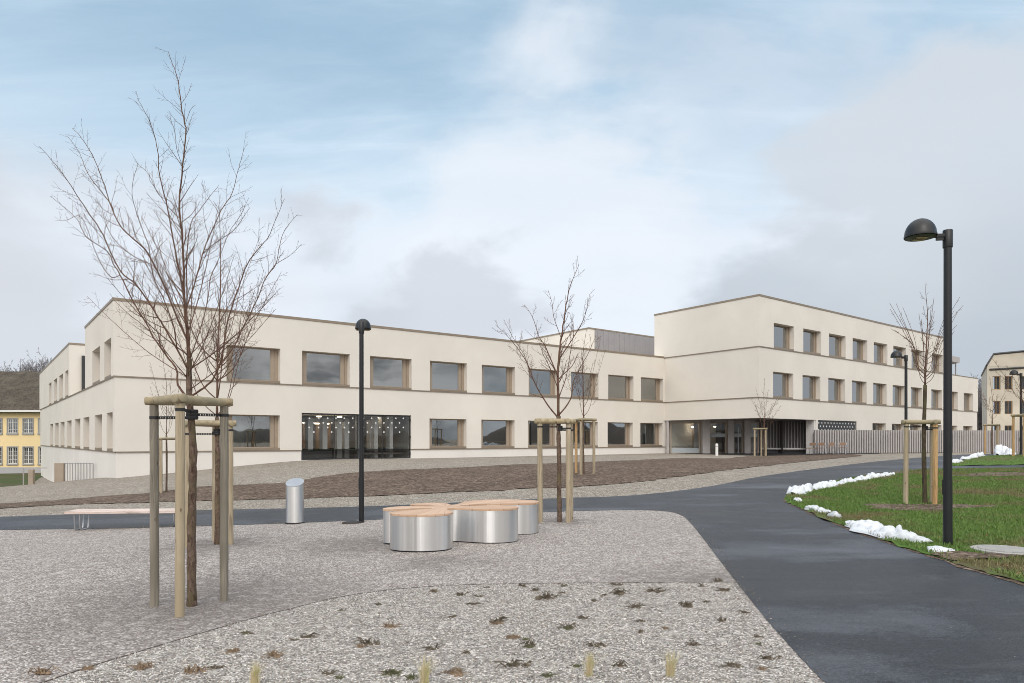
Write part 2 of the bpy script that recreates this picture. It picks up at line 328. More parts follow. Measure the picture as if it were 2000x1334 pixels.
# ------------------------------------------------------------------ mesh helpers
class MB:
    def __init__(s): s.v = []; s.f = []
    def quad(s, *pts):
        b = len(s.v); s.v += [tuple(p) for p in pts]; s.f.append(tuple(range(b, b + len(pts))))
    def frame_box(s, o, ax, ay, az):
        """box from corner o with edge vectors"""
        o, ax, ay, az = map(Vector, (o, ax, ay, az)); b = len(s.v)
        for k in range(8):
            p = o + (ax if k & 1 else Vector()) + (ay if k & 2 else Vector()) + (az if k & 4 else Vector()); s.v.append(tuple(p))
        for f in ((0, 2, 3, 1), (4, 5, 7, 6), (0, 1, 5, 4), (2, 6, 7, 3), (0, 4, 6, 2), (1, 3, 7, 5)): s.f.append(tuple(b + i for i in f))
    def box(s, x0, x1, y0, y1, z0, z1): s.frame_box((x0, y0, z0), (x1 - x0, 0, 0), (0, y1 - y0, 0), (0, 0, z1 - z0))
    def tube(s, pts, rad, n=8, cap=True, rough=0.0):
        pts = [Vector(p) for p in pts]
        if not isinstance(rad, (list, tuple)): rad = [rad] * len(pts)
        up = None; b0 = len(s.v)
        for i, p in enumerate(pts):
            t = (pts[min(i + 1, len(pts) - 1)] - pts[max(i - 1, 0)])
            if t.length < 1e-9: t = Vector((0, 0, 1))
            t.normalize()
            if up is None:
                up = Vector((1, 0, 0)) if abs(t.x) < .8 else Vector((0, 1, 0))
            up = (up - t * up.dot(t)).normalized(); w = t.cross(up)
            for k in range(n):
                a = 2 * math.pi * k / n
                r = rad[i] * (1 + (random.uniform(-rough, rough) if rough else 0))
                s.v.append(tuple(p + (up * math.cos(a) + w * math.sin(a)) * r))
        for i in range(len(pts) - 1):
            for k in range(n):
                a = b0 + i * n + k; c = b0 + i * n + (k + 1) % n
                s.f.append((a, c, c + n, a + n))
        if cap:
            s.f.append(tuple(b0 + k for k in reversed(range(n)))); e = b0 + (len(pts) - 1) * n
            s.f.append(tuple(e + k for k in range(n)))
    def lathe(s, prof, c=(0, 0, 0), n=32, capb=True, capt=True):
        b0 = len(s.v)
        for r, z in prof:
            for k in range(n):
                a = 2 * math.pi * k / n; s.v.append((c[0] + r * math.cos(a), c[1] + r * math.sin(a), c[2] + z))
        for i in range(len(prof) - 1):
            for k in range(n):
                a = b0 + i * n + k; d = b0 + i * n + (k + 1) % n; s.f.append((a, d, d + n, a + n))
        if capb: s.f.append(tuple(b0 + k for k in reversed(range(n))))
        if capt:
            e = b0 + (len(prof) - 1) * n; s.f.append(tuple(e + k for k in range(n)))
    def prism(s, poly, z0, z1):
        b = len(s.v); n = len(poly)
        s.v += [(p[0], p[1], z0) for p in poly] + [(p[0], p[1], z1) for p in poly]
        s.f.append(tuple(b + k for k in reversed(range(n)))); s.f.append(tuple(b + n + k for k in range(n)))
        for k in range(n):
            j = (k + 1) % n; s.f.append((b + k, b + j, b + n + j, b + n + k))
    def obj(s, name, mat, parent=None, smooth=False, origin=None, bevel=0):
        me = bpy.data.meshes.new(name)
        o3 = Vector(origin) if origin is not None else Vector()
        vv = s.v if origin is None else [(a - o3.x, b - o3.y, c - o3.z) for a, b, c in s.v]
        me.from_pydata(vv, [], s.f); me.update()
        me.materials.append(MATS[mat] if isinstance(mat, str) else mat)
        if smooth:
            me.polygons.foreach_set('use_smooth', [True] * len(me.polygons))
            if smooth != 'all':
                try: me.set_sharp_from_angle(angle=R(40))
                except Exception: pass
        o = bpy.data.objects.new(name, me); COL.objects.link(o)
        if origin is not None: o.location = o3
        if parent is not None:
            o.parent = parent
            if origin is None and parent.type == 'EMPTY' and parent.parent is None:
                o.location = -parent.location       # world-space vertices under a moved empty
                if any(abs(a) > 1e-9 for a in parent.rotation_euler): raise ValueError('rotated parent')
        if bevel:
            b = o.modifiers.new('bevel', 'BEVEL'); b.width = bevel; b.segments = 2; b.limit_method = 'ANGLE'; b.angle_limit = R(35)
        return o
def sub(o, parent):      # a sub-part built in the same coordinates as its parent part
    o.parent = parent; o.location = (0, 0, 0); return o
def tag(o, label=None, cat=None, group=None, kind=None):
    if label: o['label'] = label
    if cat: o['category'] = cat
    if group: o['group'] = group
    if kind: o['kind'] = kind
    return o
def empty(name, loc=(0, 0, 0), label=None, cat=None, group=None):
    o = bpy.data.objects.new(name, None); COL.objects.link(o); o.location = loc; o.empty_display_size = .2
    return tag(o, label, cat, group)
def copy_tree(o, parent=None):
    c = o.copy(); COL.objects.link(c)
    if parent is not None: c.parent = parent
    for ch in list(o.children): copy_tree(ch, c)
    return c

# ------------------------------------------------------------------ terrain
def PX(px, D, zrel=None, py=None):
    """photo column + distance -> world point"""
    z = zrel if zrel is not None else (HZ - py) * D / F
    return ((px - CX) / F * D, D, z + EYE)
CP = []
for px, D, z in [(838, 9.7, -1.6), (1094, 13, -1.58), (706, 13.5, -1.62), (576, 14, -1.69), (236, 13.6, -1.82), (-200, 12, -1.9), (424, 10.8, -1.65),
    (375, 6.5, -1.6), (1310, 15, -1.57), (1851, 10, -1.6), (2200, 9, -1.6), (1807, 15.8, -1.54), (0, 15.4, -1.9), (-400, 16, -2.1), (325, 24, -1.87),
    (1140, 24.4, -1.24), (700, 17, -1.62), (1100, 17.5, -1.5), (1480, 23.4, -1.30), (700, 27.7, -1.35), (1000, 33, -1.17), (1250, 40, -1.16),
    (235, 33.5, -1.87), (342, 34.9, -1.72), (460, 36.6, -1.45), (590, 38.8, -1.19), (803, 42.9, -1.21), (1050, 49, -1.19), (1300, 57, -1.165), (1493, 48.7, -1.2),
    (1463, 56, -1.18), (1600, 55, -1.18), (1840, 59, -1.18), (2100, 61, -1.15), (1800, 70, -1.2), (1770, 32, -.97), (1979, 32, -.84), (1990, 42, -.97),
    (1940, 50, -1.04), (2300, 30, -.75), (2000, 17, -1.38), (171, 41.6, -2.45), (57, 39, -2.6), (0, 37.5, -2.62), (-200, 34, -2.8), (139, 48.8, -3.1), (87, 58, -3.7),
    (40, 58, -3.85), (0, 77, -3.9), (-200, 60, -3.9), (60, 100, -3.9), (1000, 100, -1.4), (2200, 110, -1.3), (130, 24, -2.1), (0, 25, -2.25)]:
    p = PX(px, D, z); CP.append((p[0], p[1], p[2]))
for x in (-30, -12, 0, 12, 30):
    for y in (-40, -15, 0): CP.append((x, y, 0.0))
for p in ((0, 6, 0), (4, 6, 0), (8, 6, 0), (2, 9.5, 0), (5, 12, .03), (-8, 6, -.05)): CP.append(p)
CP = np.array(CP)
def _phi(r): return np.where(r > 1e-6, r * r * np.log(np.maximum(r, 1e-6)), 0)
n_ = len(CP)
A_ = np.zeros((n_ + 3, n_ + 3)); d_ = np.hypot(CP[:, None, 0] - CP[None, :, 0], CP[:, None, 1] - CP[None, :, 1])
A_[:n_, :n_] = _phi(d_) + np.eye(n_) * 6.0
A_[:n_, n_] = 1; A_[:n_, n_ + 1:] = CP[:, :2]; A_[n_, :n_] = 1; A_[n_ + 1:, :n_] = CP[:, :2].T
W_ = np.linalg.solve(A_, np.concatenate([CP[:, 2], np.zeros(3)]))
def gz(x, y):
    x = np.atleast_1d(np.asarray(x, float)); y = np.atleast_1d(np.asarray(y, float))
    d = np.hypot(x[:, None] - CP[None, :, 0], y[:, None] - CP[None, :, 1])
    z = _phi(d) @ W_[:n_] + W_[n_] + W_[n_ + 1] * x + W_[n_ + 2] * y
    z = np.clip(z, -2.4, 1.0)
    r = np.hypot(x, y - 30); t = np.clip((r - 85) / 60, 0, 1); t = t * t * (3 - 2 * t)
    far = np.where(x < -15, -2.3, np.where(x > 5, .3, -2.3 + 2.6 * (x + 15) / 20))
    return z * (1 - t) + far * t
def GZ(x, y): return float(gz(x, y)[0])
def hit(px, py):
    """photo pixel -> point on the terrain"""
    D = np.concatenate([np.arange(2.5, 30, .02), np.arange(30, 140, .1)])
    x = (px - CX) / F * D; zr = EYE + (HZ - py) / F * D
    g = gz(x, D); k = np.argmax(g >= zr)
    if not (g >= zr).any(): k = len(D) - 1
    return (float(x[k]), float(D[k]), float(g[k]))
def grid_ground():
    def axis(lo, hi, a, b, fine):
        v = list(np.arange(a, b + 1e-6, fine)); st = fine; p = b
        while p < hi: st = min(st * 1.25, 60); p += st; v.append(p)
        st = fine; p = a
        while p > lo: st = min(st * 1.25, 60); p -= st; v.insert(0, p)
        return np.array(v)
    xs = axis(-900, 900, -34, 34, .5); ys = axis(-500, 1300, 2, 62, .5)
    X, Y = np.meshgrid(xs, ys); Z = gz(X.ravel(), Y.ravel())
    m = MB(); m.v = list(zip(X.ravel().tolist(), Y.ravel().tolist(), Z.tolist())); nx = len(xs)
    m.f = [(j * nx + i, j * nx + i + 1, (j + 1) * nx + i + 1, (j + 1) * nx + i) for j in range(len(ys) - 1) for i in range(nx - 1)]
    o = m.obj('ground', 'gravel_mid', smooth='all'); tag(o, kind='structure')
grid_ground()
def resample(poly, step):
    out = []
    for a, b in zip(poly, poly[1:] + poly[:1]):
        L = math.hypot(b[0] - a[0], b[1] - a[1]); k = max(1, int(L / step))
        out += [(a[0] + (b[0] - a[0]) * i / k, a[1] + (b[1] - a[1]) * i / k) for i in range(k)]
    return out
def smooth_px(pts, k=6):
    """Catmull-Rom through open pixel polyline"""
    P = [pts[0]] + list(pts) + [pts[-1]]; out = []
    for i in range(1, len(P) - 2):
        for j in range(k):
            t = j / k
            out.append(tuple(.5 * (2 * P[i][c] + (P[i + 1][c] - P[i - 1][c]) * t + (2 * P[i - 1][c] - 5 * P[i][c] + 4 * P[i + 1][c] - P[i + 2][c]) * t * t + (3 * P[i][c] - P[i - 1][c] - 3 * P[i + 1][c] + P[i + 2][c]) * t ** 3) for c in range(len(pts[0]))))
    out.append(tuple(pts[-1])); return out
def inside(poly, x, y):
    P = np.array(poly); x = np.asarray(x); y = np.asarray(y); r = np.zeros(x.shape, bool); j = len(P) - 1
    for i in range(len(P)):
        xi, yi = P[i]; xj, yj = P[j]
        c = ((yi > y) != (yj > y)) & (x < (xj - xi) * (y - yi) / ((yj - yi) if yj != yi else 1e-12) + xi); r ^= c; j = i
    return r
def sheet(name, poly, lift, mat, step=.5, jitter=0.0, crown=0.0, follow=None):
    """a draped sheet over the terrain, inside a world polygon"""
    poly = resample(poly, step)
    if jitter: poly = [(x + random.gauss(0, jitter), y + random.gauss(0, jitter)) for x, y in poly]
    xs = [p[0] for p in poly]; ys = [p[1] for p in poly]
    gx, gy = np.meshgrid(np.arange(min(xs), max(xs), step), np.arange(min(ys), max(ys), step)); gx = gx.ravel(); gy = gy.ravel()
    k = inside(poly, gx, gy); gx = gx[k]; gy = gy[k]
    pts = [Vector(p) for p in poly] + [Vector((a, b)) for a, b in zip(gx.tolist(), gy.tolist())]
    n = len(poly); edges = [(i, (i + 1) % n) for i in range(n)]
    vo, _, fo, _, _, _ = geometry.delaunay_2d_cdt(pts, edges, [], 0, 1e-5)
    vx = np.array([v.x for v in vo]); vy = np.array([v.y for v in vo])
    cen = [(sum(vx[i] for i in f) / len(f), sum(vy[i] for i in f) / len(f)) for f in fo]
    ok = inside(poly, [c[0] for c in cen], [c[1] for c in cen])
    z = gz(vx, vy) + lift
    if crown:
        P = np.array(resample(follow, .35) if follow else poly); d = np.min(np.hypot(vx[:, None] - P[None, ::2, 0], vy[:, None] - P[None, ::2, 1]), axis=1)
        z = z + crown * np.clip(d / .35, 0, 1)
        if follow: z = np.where(inside(follow, vx, vy), z, gz(vx, vy) + lift)
    m = MB(); m.v = list(zip(vx.tolist(), vy.tolist(), z.tolist())); m.f = [tuple(f) for f, o in zip(fo, ok) if o]
    o = m.obj(name, mat, smooth='all'); tag(o, kind='structure'); return poly
def world(pxs): return [hit(*p)[:2] for p in pxs]

far_edge = [(0, 1010), (350, 998), (700, 990), (1050, 975), (1200, 970), (1300, 962), (1400, 948), (1480, 932), (1600, 915), (1700, 903), (1800, 893.5), (1850, 890), (1900, 887.5), (2000, 886), (2100, 885.5)]
near_edge = [(0, 1036), (300, 1031), (550, 1023), (700, 1017), (900, 1008), (1060, 1001), (1200, 997), (1285, 998), (1320, 1003), (1342, 1015), (1370, 1048), (1400, 1088), (1450, 1153), (1500, 1215), (1560, 1283), (1608, 1334)]
fw = world(smooth_px(far_edge)); nw = world(smooth_px(near_edge))
ex = lambda a, b, L: (b[0] + (b[0] - a[0]) * L / math.hypot(b[0] - a[0], b[1] - a[1]), b[1] + (b[1] - a[1]) * L / math.hypot(b[0] - a[0], b[1] - a[1]))
path_poly = [ex(fw[6], fw[0], 25)] + fw + [(60, 60), (60, 30), (30, 5), (12, -8), (5, -8)] + [ex(nw[-8], nw[-1], 9)] + nw[::-1] + [ex(nw[6], nw[0], 25)]
path_poly[-1] = (path_poly[0][0] + .6, path_poly[0][1] - 2.3)
path_poly[-len(nw) - 2] = (nw[-1][0] + .9, -8)
sheet('path', path_poly, .008, 'asphalt', .45)
plaza_poly = [path_poly[-1]] + nw + [(nw[-1][0] + .9, -8), (-45, -8)]
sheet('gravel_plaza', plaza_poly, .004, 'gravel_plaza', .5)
# gravel planting bed in front, behind a thin steel edging
edge_px = [(-150, 1420), (120, 1325), (300, 1268), (450, 1223), (560, 1194), (640, 1174), (720, 1160), (800, 1151), (900, 1145), (1050, 1142), (1200, 1141), (1320, 1140), (1436, 1140)]
ew = world(smooth_px(edge_px, 4))
nbed = [p for p in nw if p[1] < ew[-1][1]]
bed_poly = ew + [(p[0] - .06, p[1]) for p in nbed] + [(nw[-1][0] + .55, -3), (-12, -3)]
sheet('gravel_bed', bed_poly, .012, 'gravel_bed', .35)
m = MB(); hh = .015
for a, b in zip(ew, ew[1:]):
    za, zb = GZ(*a) - .05, GZ(*b) - .05; d = Vector((b[0] - a[0], b[1] - a[1], 0)).normalized() * .0; nrm = Vector((-(b[1] - a[1]), b[0] - a[0], 0)).normalized() * .007
    A0 = Vector((a[0], a[1], za)); B0 = Vector((b[0], b[1], zb)); H = Vector((0, 0, .05 + hh))
    for q in ((A0 - nrm, B0 - nrm, B0 - nrm + H, A0 - nrm + H), (A0 + nrm + H, B0 + nrm + H, B0 + nrm, A0 + nrm), (A0 - nrm + H, B0 - nrm + H, B0 + nrm + H, A0 + nrm + H)): m.quad(*q)
tag(m.obj('metal_edging', 'edging_steel'), 'thin rusty metal edging strip curving between the two gravel areas', 'edging')
soil_up = [(-60, 990), (0, 984.5), (111, 977), (222, 968), (289, 964), (389, 951), (481, 947), (556, 943.5), (592, 938), (630, 931), (700, 923), (800, 917.5), (900, 913.5), (1000, 908), (1090, 905), (1240, 899), (1340, 894.5), (1415, 896), (1460, 891.5), (1550, 889.5), (1650, 887.5), (1682, 889)]
soil_dn = [(1682, 891), (1650, 894), (1600, 899), (1540, 905), (1505, 909), (1400, 921), (1310, 934), (1240, 942), (1120, 952), (1050, 954), (940, 960), (880, 962), (742, 969), (680, 970.5), (592, 974), (444, 977.5), (333, 980), (289, 982), (111, 987), (0, 994), (-60, 998)]
sheet('soil_bed', world(smooth_px(soil_up, 3)) + world(smooth_px(soil_dn, 3)), .010, 'soil', .3, .05, .012)
lawn_up = [(1533, 975), (1545, 966), (1570, 957), (1610, 947), (1670, 935), (1745, 924), (1790, 920.5), (1850, 918.5), (2000, 917), (2100, 916.5)]
lawn_dn = [(1536, 980), (1555, 990), (1580, 1001), (1650, 1031), (1760, 1069), (1830, 1091), (1900, 1113), (2000, 1143), (2120, 1182)]
lu = world(smooth_px(lawn_up, 5)); ld = world(smooth_px(lawn_dn, 5))
lawn_poly = lu + [(45, 24), (30, 4), (14, 4)] + ld[::-1]
sheet('soil_verge', [(p[0] + random.gauss(0, .02) - .03, p[1] + .02) for p in lu] + [(45.2, 24), (30.2, 3.9), (14, 3.8)] + [(p[0] - .07 + random.gauss(0, .025), p[1] - .06) for p in ld[::-1]], .012, 'soil', .35, .01)
sheet('lawn', lawn_poly, .016, 'lawn', .35, .03, .025)
l2u = world(smooth_px([(1852, 908), (1880, 901), (1915, 893.5), (1950, 891), (2000, 890), (2100, 889)], 3)); l2d = world([(2100, 907.5), (2000, 908.5), (1900, 910), (1845, 911)])
sheet('lawn', l2u + l2d, .014, 'lawn', .4, .02, .03)
sheet('ground_field', [(-100, 50), (-40.5, 47), (-33.5, 46), (-47, 68), (-49, 90), (-160, 90), (-160, 50)], .03, 'field', 1.2)
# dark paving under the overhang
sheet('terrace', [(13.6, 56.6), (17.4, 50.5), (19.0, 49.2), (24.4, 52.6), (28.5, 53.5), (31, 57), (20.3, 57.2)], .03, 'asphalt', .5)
# bare soil round the lawn tree and the lamp
def blotch(cx, cy, rx, ry, lift, mat, seed):
    rr = random.Random(seed); ph = [rr.uniform(0, 6.28) for _ in range(4)]
    pts = [(cx + rx * (1 + .18 * math.sin(3 * a + ph[0]) + .12 * math.sin(5 * a + ph[1]) + .07 * math.sin(9 * a + ph[2])) * math.cos(a), cy + ry * (1 + .18 * math.sin(3 * a + ph[0]) + .12 * math.sin(5 * a + ph[1])) * math.sin(a)) for a in [2 * math.pi * k / 48 for k in range(48)]]
    out = []
    for x, y in pts:
        q = 1.0
        while q > .05 and not inside(lawn_poly, np.array([cx + (x - cx) * q]), np.array([cy + (y - cy) * q]))[0]: q -= .04
        q -= .03; out.append((cx + (x - cx) * q, cy + (y - cy) * q))
    return out
soil_spots = []; mh = hit(1965, 1082); mh_zone = [(mh[0] + .47 * math.cos(k), mh[1] + .47 * math.sin(k)) for k in [2 * math.pi * i / 24 for i in range(24)]]
for k, (px, py, rx, ry) in enumerate(((1800, 995, 1.35, .62), (1880, 1092, .75, .30), (1960, 930, 1.5, .8), (1720, 926, 1.2, .5))):
    h = hit(px, py); b = blotch(h[0], h[1], rx, ry, 0, 0, k + 3); soil_spots.append(b)
    sheet('soil_patch', b, .024, 'soil', .12, .0, .035, lawn_poly)
# grass blades and fallen leaves
def scatter(name, poly, count, mat, maker, excl=(), bias=1.6, label=None, cat=None, ymax=30):
    XM = 22 if ymax <= 30 else 60
    P = np.array(poly); lo = P.min(0); hi = P.max(0); hi[1] = min(hi[1], ymax); hi[0] = min(hi[0], XM)
    pts = []
    while len(pts) < count:
        y = lo[1] + (hi[1] - lo[1]) * RNG.random(count) ** bias; x = lo[0] + (hi[0] - lo[0]) * RNG.random(count)
        k = inside(poly, x, y) & (np.abs(x / y) < .80 + 1.3 * RNG.random(count) ** 1.5)
        for e in excl: k &= ~(inside(e, x, y) & (RNG.random(count) < (1.1 if e is mh_zone else .9)))
        pts += list(zip(x[k].tolist(), y[k].tolist()))
    pts = np.array(pts[:count]); z = gz(pts[:, 0], pts[:, 1]) + .045
    V, Fc = maker(pts[:, 0], pts[:, 1], z)
    me = bpy.data.meshes.new(name); me.from_pydata(V.tolist(), [], Fc.tolist()); me.materials.append(MATS[mat])
    o = bpy.data.objects.new(name, me); COL.objects.link(o); tag(o, label, cat, kind='stuff'); return o
def blades(x, y, z):
    n = len(x); a = RNG.random(n) * 6.283; h = RNG.uniform(.025, .065, n); w = RNG.uniform(.003, .006, n) * (1 + y / 12)
    lean = RNG.uniform(.0, .04, n); b = RNG.random(n) * 6.283
    V = np.stack([np.stack([x - np.cos(a) * w, y - np.sin(a) * w, z], 1), np.stack([x + np.cos(a) * w, y + np.sin(a) * w, z], 1), np.stack([x + np.cos(b) * lean, y + np.sin(b) * lean, z + h], 1)], 1).reshape(-1, 3)
    return V, np.arange(3 * n).reshape(-1, 3)
def leaflets(size, lift=.01):
    def f(x, y, z):
        n = len(x); a = RNG.random(n) * 6.283; s = RNG.uniform(.6, 1.3, n) * size; t1 = RNG.uniform(-.4, .4, n) * s; t2 = RNG.uniform(-.1, .6, n) * s
        c, d = np.cos(a), np.sin(a)
        def pt(u, v, h): return np.stack([x + (c * u - d * v), y + (d * u + c * v), z + lift + h], 1)
        V = np.stack([pt(-s, 0 * s, abs(t1) * 0), pt(0 * s, -s * .55, t2), pt(s, 0 * s, abs(t1)), pt(0 * s, s * .55, t2 * .2)], 1).reshape(-1, 3)
        return V, np.arange(4 * n).reshape(-1, 4)
    return f
scatter('grass', l2u + l2d, 9000, 'grass_blade', lambda x, y, z: blades(x, y, z - .02), [], 1.0, 'green grass of the far lawn strip beyond the narrow path', 'grass', 60)
scatter('grass', lawn_poly, 150000, 'grass_blade', blades, soil_spots + [mh_zone], 1.5, 'short green winter grass on the lawn by the lamp post', 'grass')
scatter('fallen_leaves', lawn_poly, 650, 'leaf_brown', leaflets(.034), (), 1.2, 'scattered brown fallen leaves lying on the green lawn', 'leaves')
def small_stones(x, y, z):
    n = len(x); s = RNG.uniform(.0038, .0080, n); V = []; base = np.array([(1, 0, 0), (-.5, .87, 0), (-.5, -.87, 0), (0, 0, .8), (0.1, 0, -.8)])
    a = RNG.random(n) * 6.283; c, d = np.cos(a), np.sin(a); e = RNG.uniform(.6, 1.4, n)
    for bx, by, bz in base: V.append(np.stack([x + s * e * (c * bx - d * by), y + s * (d * bx + c * by), z - .03 + s * bz], 1))
    V = np.stack(V, 1).reshape(-1, 3); Fb = np.array([(0, 1, 3), (1, 2, 3), (2, 0, 3), (1, 0, 4), (2, 1, 4), (0, 2, 4)])
    return V, (np.arange(n)[:, None, None] * 5 + Fb[None]).reshape(-1, 3)

# ------------------------------------------------------------------ the school building
class Fac:
    """a facade line: plan point, direction; t runs along, d inward"""
    def __init__(s, p0, p1):
        s.p = Vector((p0[0], p0[1])); e = Vector((p1[0], p1[1])) - s.p; s.L = e.length; s.u = e.normalized(); s.n = Vector((s.u.y, -s.u.x))  # outward normal to the right of travel
    def pt(s, t, z, d=0.0):
        q = s.p + s.u * t - s.n * d; return (q.x, q.y, z + EYE)
    def t_at(s, px, off=0.0):
        k = (px - CX) / F; p = s.p + s.n * off
        return (k * p.y - p.x) / (s.u.x - k * s.u.y)
    def box(s, m, t0, t1, z0, z1, d0, d1):
        o = Vector(s.pt(t0, z0, d0)); m.frame_box(o, Vector(s.pt(t1, z0, d0)) - o, Vector(s.pt(t0, z0, d1)) - o, (0, 0, z1 - z0))
    def wall(s, m, t0, t1, z0, z1, ops=(), off=0.0, thick=.42):
        d = -off; ops = [o for o in ops if o[3] > z0 + 1e-4 and o[2] < z1 - 1e-4]
        ts = sorted({t0, t1, *[min(max(v, t0), t1) for o in ops for v in o[:2]]}); zs = sorted({z0, z1, *[min(max(v, z0), z1) for o in ops for v in o[2:4]]})
        for a, b in zip(ts, ts[1:]):
            for c, e in zip(zs, zs[1:]):
                tm, zm = (a + b) / 2, (c + e) / 2
                if any(o[0] < tm < o[1] and o[2] < zm < o[3] for o in ops): continue
                m.quad(s.pt(a, c, d), s.pt(b, c, d), s.pt(b, e, d), s.pt(a, e, d))
        for o in ops:
            a, b, c, e = o[:4]; c0, e0 = max(c, z0), min(e, z1); D = d + thick
            m.quad(s.pt(a, c0, d), s.pt(a, e0, d), s.pt(a, e0, D), s.pt(a, c0, D))
            m.quad(s.pt(b, e0, d), s.pt(b, c0, d), s.pt(b, c0, D), s.pt(b, e0, D))
            if e <= z1 + 1e-6: m.quad(s.pt(a, e, d), s.pt(b, e, d), s.pt(b, e, D), s.pt(a, e, D))
            if c >= z0 - 1e-6: m.quad(s.pt(b, c, d), s.pt(a, c, d), s.pt(a, c, D), s.pt(b, c, D))
def offset_poly(poly, off):
    n = len(poly); out = []
    for i in range(n):
        a, b, c = (Vector(poly[(i - 1) % n]), Vector(poly[i]), Vector(poly[(i + 1) % n]))
        u = (b - a).normalized(); v = (c - b).normalized(); n1 = Vector((u.y, -u.x)); n2 = Vector((v.y, -v.x))
        k = (n1 + n2); q = b + k * (off / max(.2, (1 + n1.dot(n2)))); out.append((q.x, q.y))
    return out
def block(m, poly, z0, z1, off, ops={}, top=True, bottom=True, skip=()):
    """storey: walls on every edge of the plan (counter-clockwise seen from above), openings given per edge"""
    q = offset_poly(poly, off); n = len(q)
    for i in range(n):
        if i in skip: continue
        f0 = Fac(poly[i], poly[(i + 1) % n]); a, b = Vector(q[i]), Vector(q[(i + 1) % n])
        f0.wall(m, (a - f0.p).dot(f0.u), (b - f0.p).dot(f0.u), z0, z1, ops.get(i, ()), off)
    if top: m.quad(*[(x, y, z1 + EYE) for x, y in q])
    if bottom: m.quad(*[(x, y, z0 + EYE) for x, y in reversed(q)])
def strip(m, poly, z0, z1, off, proud, edges, t=.05):
    """thin metal band following plan edges, standing proud of the wall"""
    q1 = offset_poly(poly, off + proud); q0 = offset_poly(poly, off + proud - t)
    n = len(poly)
    for i in edges:
        j = (i + 1) % n
        A, B, C_, D_ = q1[i], q1[j], q0[j], q0[i]
        m.prism([A, B, C_, D_], z0 + EYE, z1 + EYE)

C1 = (-19.33, 33.3); UA = Vector((.8036, .5951)); US = Vector((-.6185, .786)); UB = Vector((.787, .617))
I_ = (12.71, 57.0); C2 = (17.99, 49.86)
SE = (C1[0] + US.x * 48, C1[1] + US.y * 48); SB = (SE[0] + 12, SE[1] + 9)
E_ = (C2[0] + UB.x * 43.4, C2[1] + UB.y * 43.4); EB = (E_[0] - 11, E_[1] + 14)
AB = (8, 78)
polyA = [C1, I_, (20, 62), AB, SB, SE]      # edges: 0 = long front, 5 = left side (SE -> C1)
FA = Fac(C1, I_); FS = Fac(SE, C1)
IBk = (I_[0] - .595 * 3.0, I_[1] + .8036 * 3.0)
polyB = [IBk, C2, E_, EB, (5, 78)]           # edges: 0 = entrance side, 1 = long right front
FBL = Fac(IBk, C2); FB = Fac(C2, E_)
STEP = .06; Z0, Z1, Z2, ZA, ZB = -.6, 3.1, 6.8, 6.86, 10.53
# openings, from where their edges stand in the photo
A_px = [(442, 547), (589.5, 682.7), (722.2, 803.5), (839.2, 911.5), (940.5, 1005.5), (1032, 1090), (1114.7, 1168.3), (1187.2, 1236.7), (1251, 1294.6)]
A_t = [(FA.t_at(a, .08), FA.t_at(b, .08)) for a, b in A_px]
A_up = [(a, b, Z1, 5.03) for a, b in A_t]
A_lo = [(a, b, Z0, 1.33) for k, (a, b) in enumerate(A_t) if k not in (1, 2)]
A_ent = (A_t[1][0], A_t[2][1], -1.19, 1.50)
B_px = [(1509.4, 1549), (1567, 1601.7), (1617.3, 1650), (1663.5, 1692.3), (1705, 1731.4), (1743, 1767.9), (1778.7, 1801), (1818.5, 1840), (1851, 1870.5), (1882, 1900.3)]
B_t = [(FB.t_at(a, .1), FB.t_at(b, .1)) for a, b in B_px]
B_up = [(a, b, Z2, 8.68) for a, b in B_t[:8]]; B_mid = [(a, b, Z1, 5.05) for a, b in B_t]
B_lo = [(a, b, Z0, 1.45) for a, b in B_t[4:]]
B_perf = (FB.t_at(1596), FB.t_at(1672), -1.2, 1.55)
S_lo_px = [(98, 103.4), (107, 114.5), (117.8, 125.9), (130.7, 139.7), (146, 156.8), (162.5, 174.5), (185, 199.3), (208.3, 224.5)]
S_up_px = [(95.3, 100.4), (104.9, 111.5), (115.4, 122.9), (127.1, 135.5), (180, 195), (203.5, 219.5)]
S_lo = [(FS.t_at(a, .06), min(FS.t_at(b, .06), FS.L - .55), Z0, 1.35) for a, b in S_lo_px]
S_up = [(FS.t_at(a, .12), min(FS.t_at(b, .12), FS.L - 20.25 if a < 140 else FS.L - .6), Z1, 5.03) for a, b in S_up_px]
school = empty('school_building', (C1[0], C1[1], 0), 'long cream plastered school block with recessed bronze framed windows in two and three storeys', 'building')
m = MB()
block(m, polyA, -4.6, Z0, 0, {0: [A_ent]}, top=True, bottom=False)
m.obj('plinth', 'plaster_plinth', school)
m = MB(); block(m, polyA, Z0, Z1, STEP, {0: A_lo + [A_ent], 5: S_lo}); m.obj('wall', 'plaster', school)
# upper storey with the roof terrace notch on the side
tN1 = FS.L - 19.7; tN2 = FS.L - 10.6
N1 = FS.p + FS.u * tN1; N2 = FS.p + FS.u * tN2; inn = -FS.n
polyA2 = [C1, I_, (20, 62), AB, SB, SE, tuple(N1), tuple(N1 + inn * 9), tuple(N2 + inn * 9), tuple(N2)]
m = MB()
fS2 = Fac(tuple(N2), C1)
def shift(ops, f_from, f_to):
    return [((f_from.p + f_from.u * o[0] - f_to.p).dot(f_to.u), (f_from.p + f_from.u * o[1] - f_to.p).dot(f_to.u), o[2], o[3]) for o in ops]
block(m, polyA2, Z1, ZA, STEP * 2, {0: A_up, 5: S_up[:4], 9: shift(S_up[4:], FS, fS2)})
m.obj('wall', 'plaster', school)
# wing on the right
m = MB(); block(m, polyB, 1.56, Z1, STEP, {1: [B_perf] + B_lo}, bottom=False)
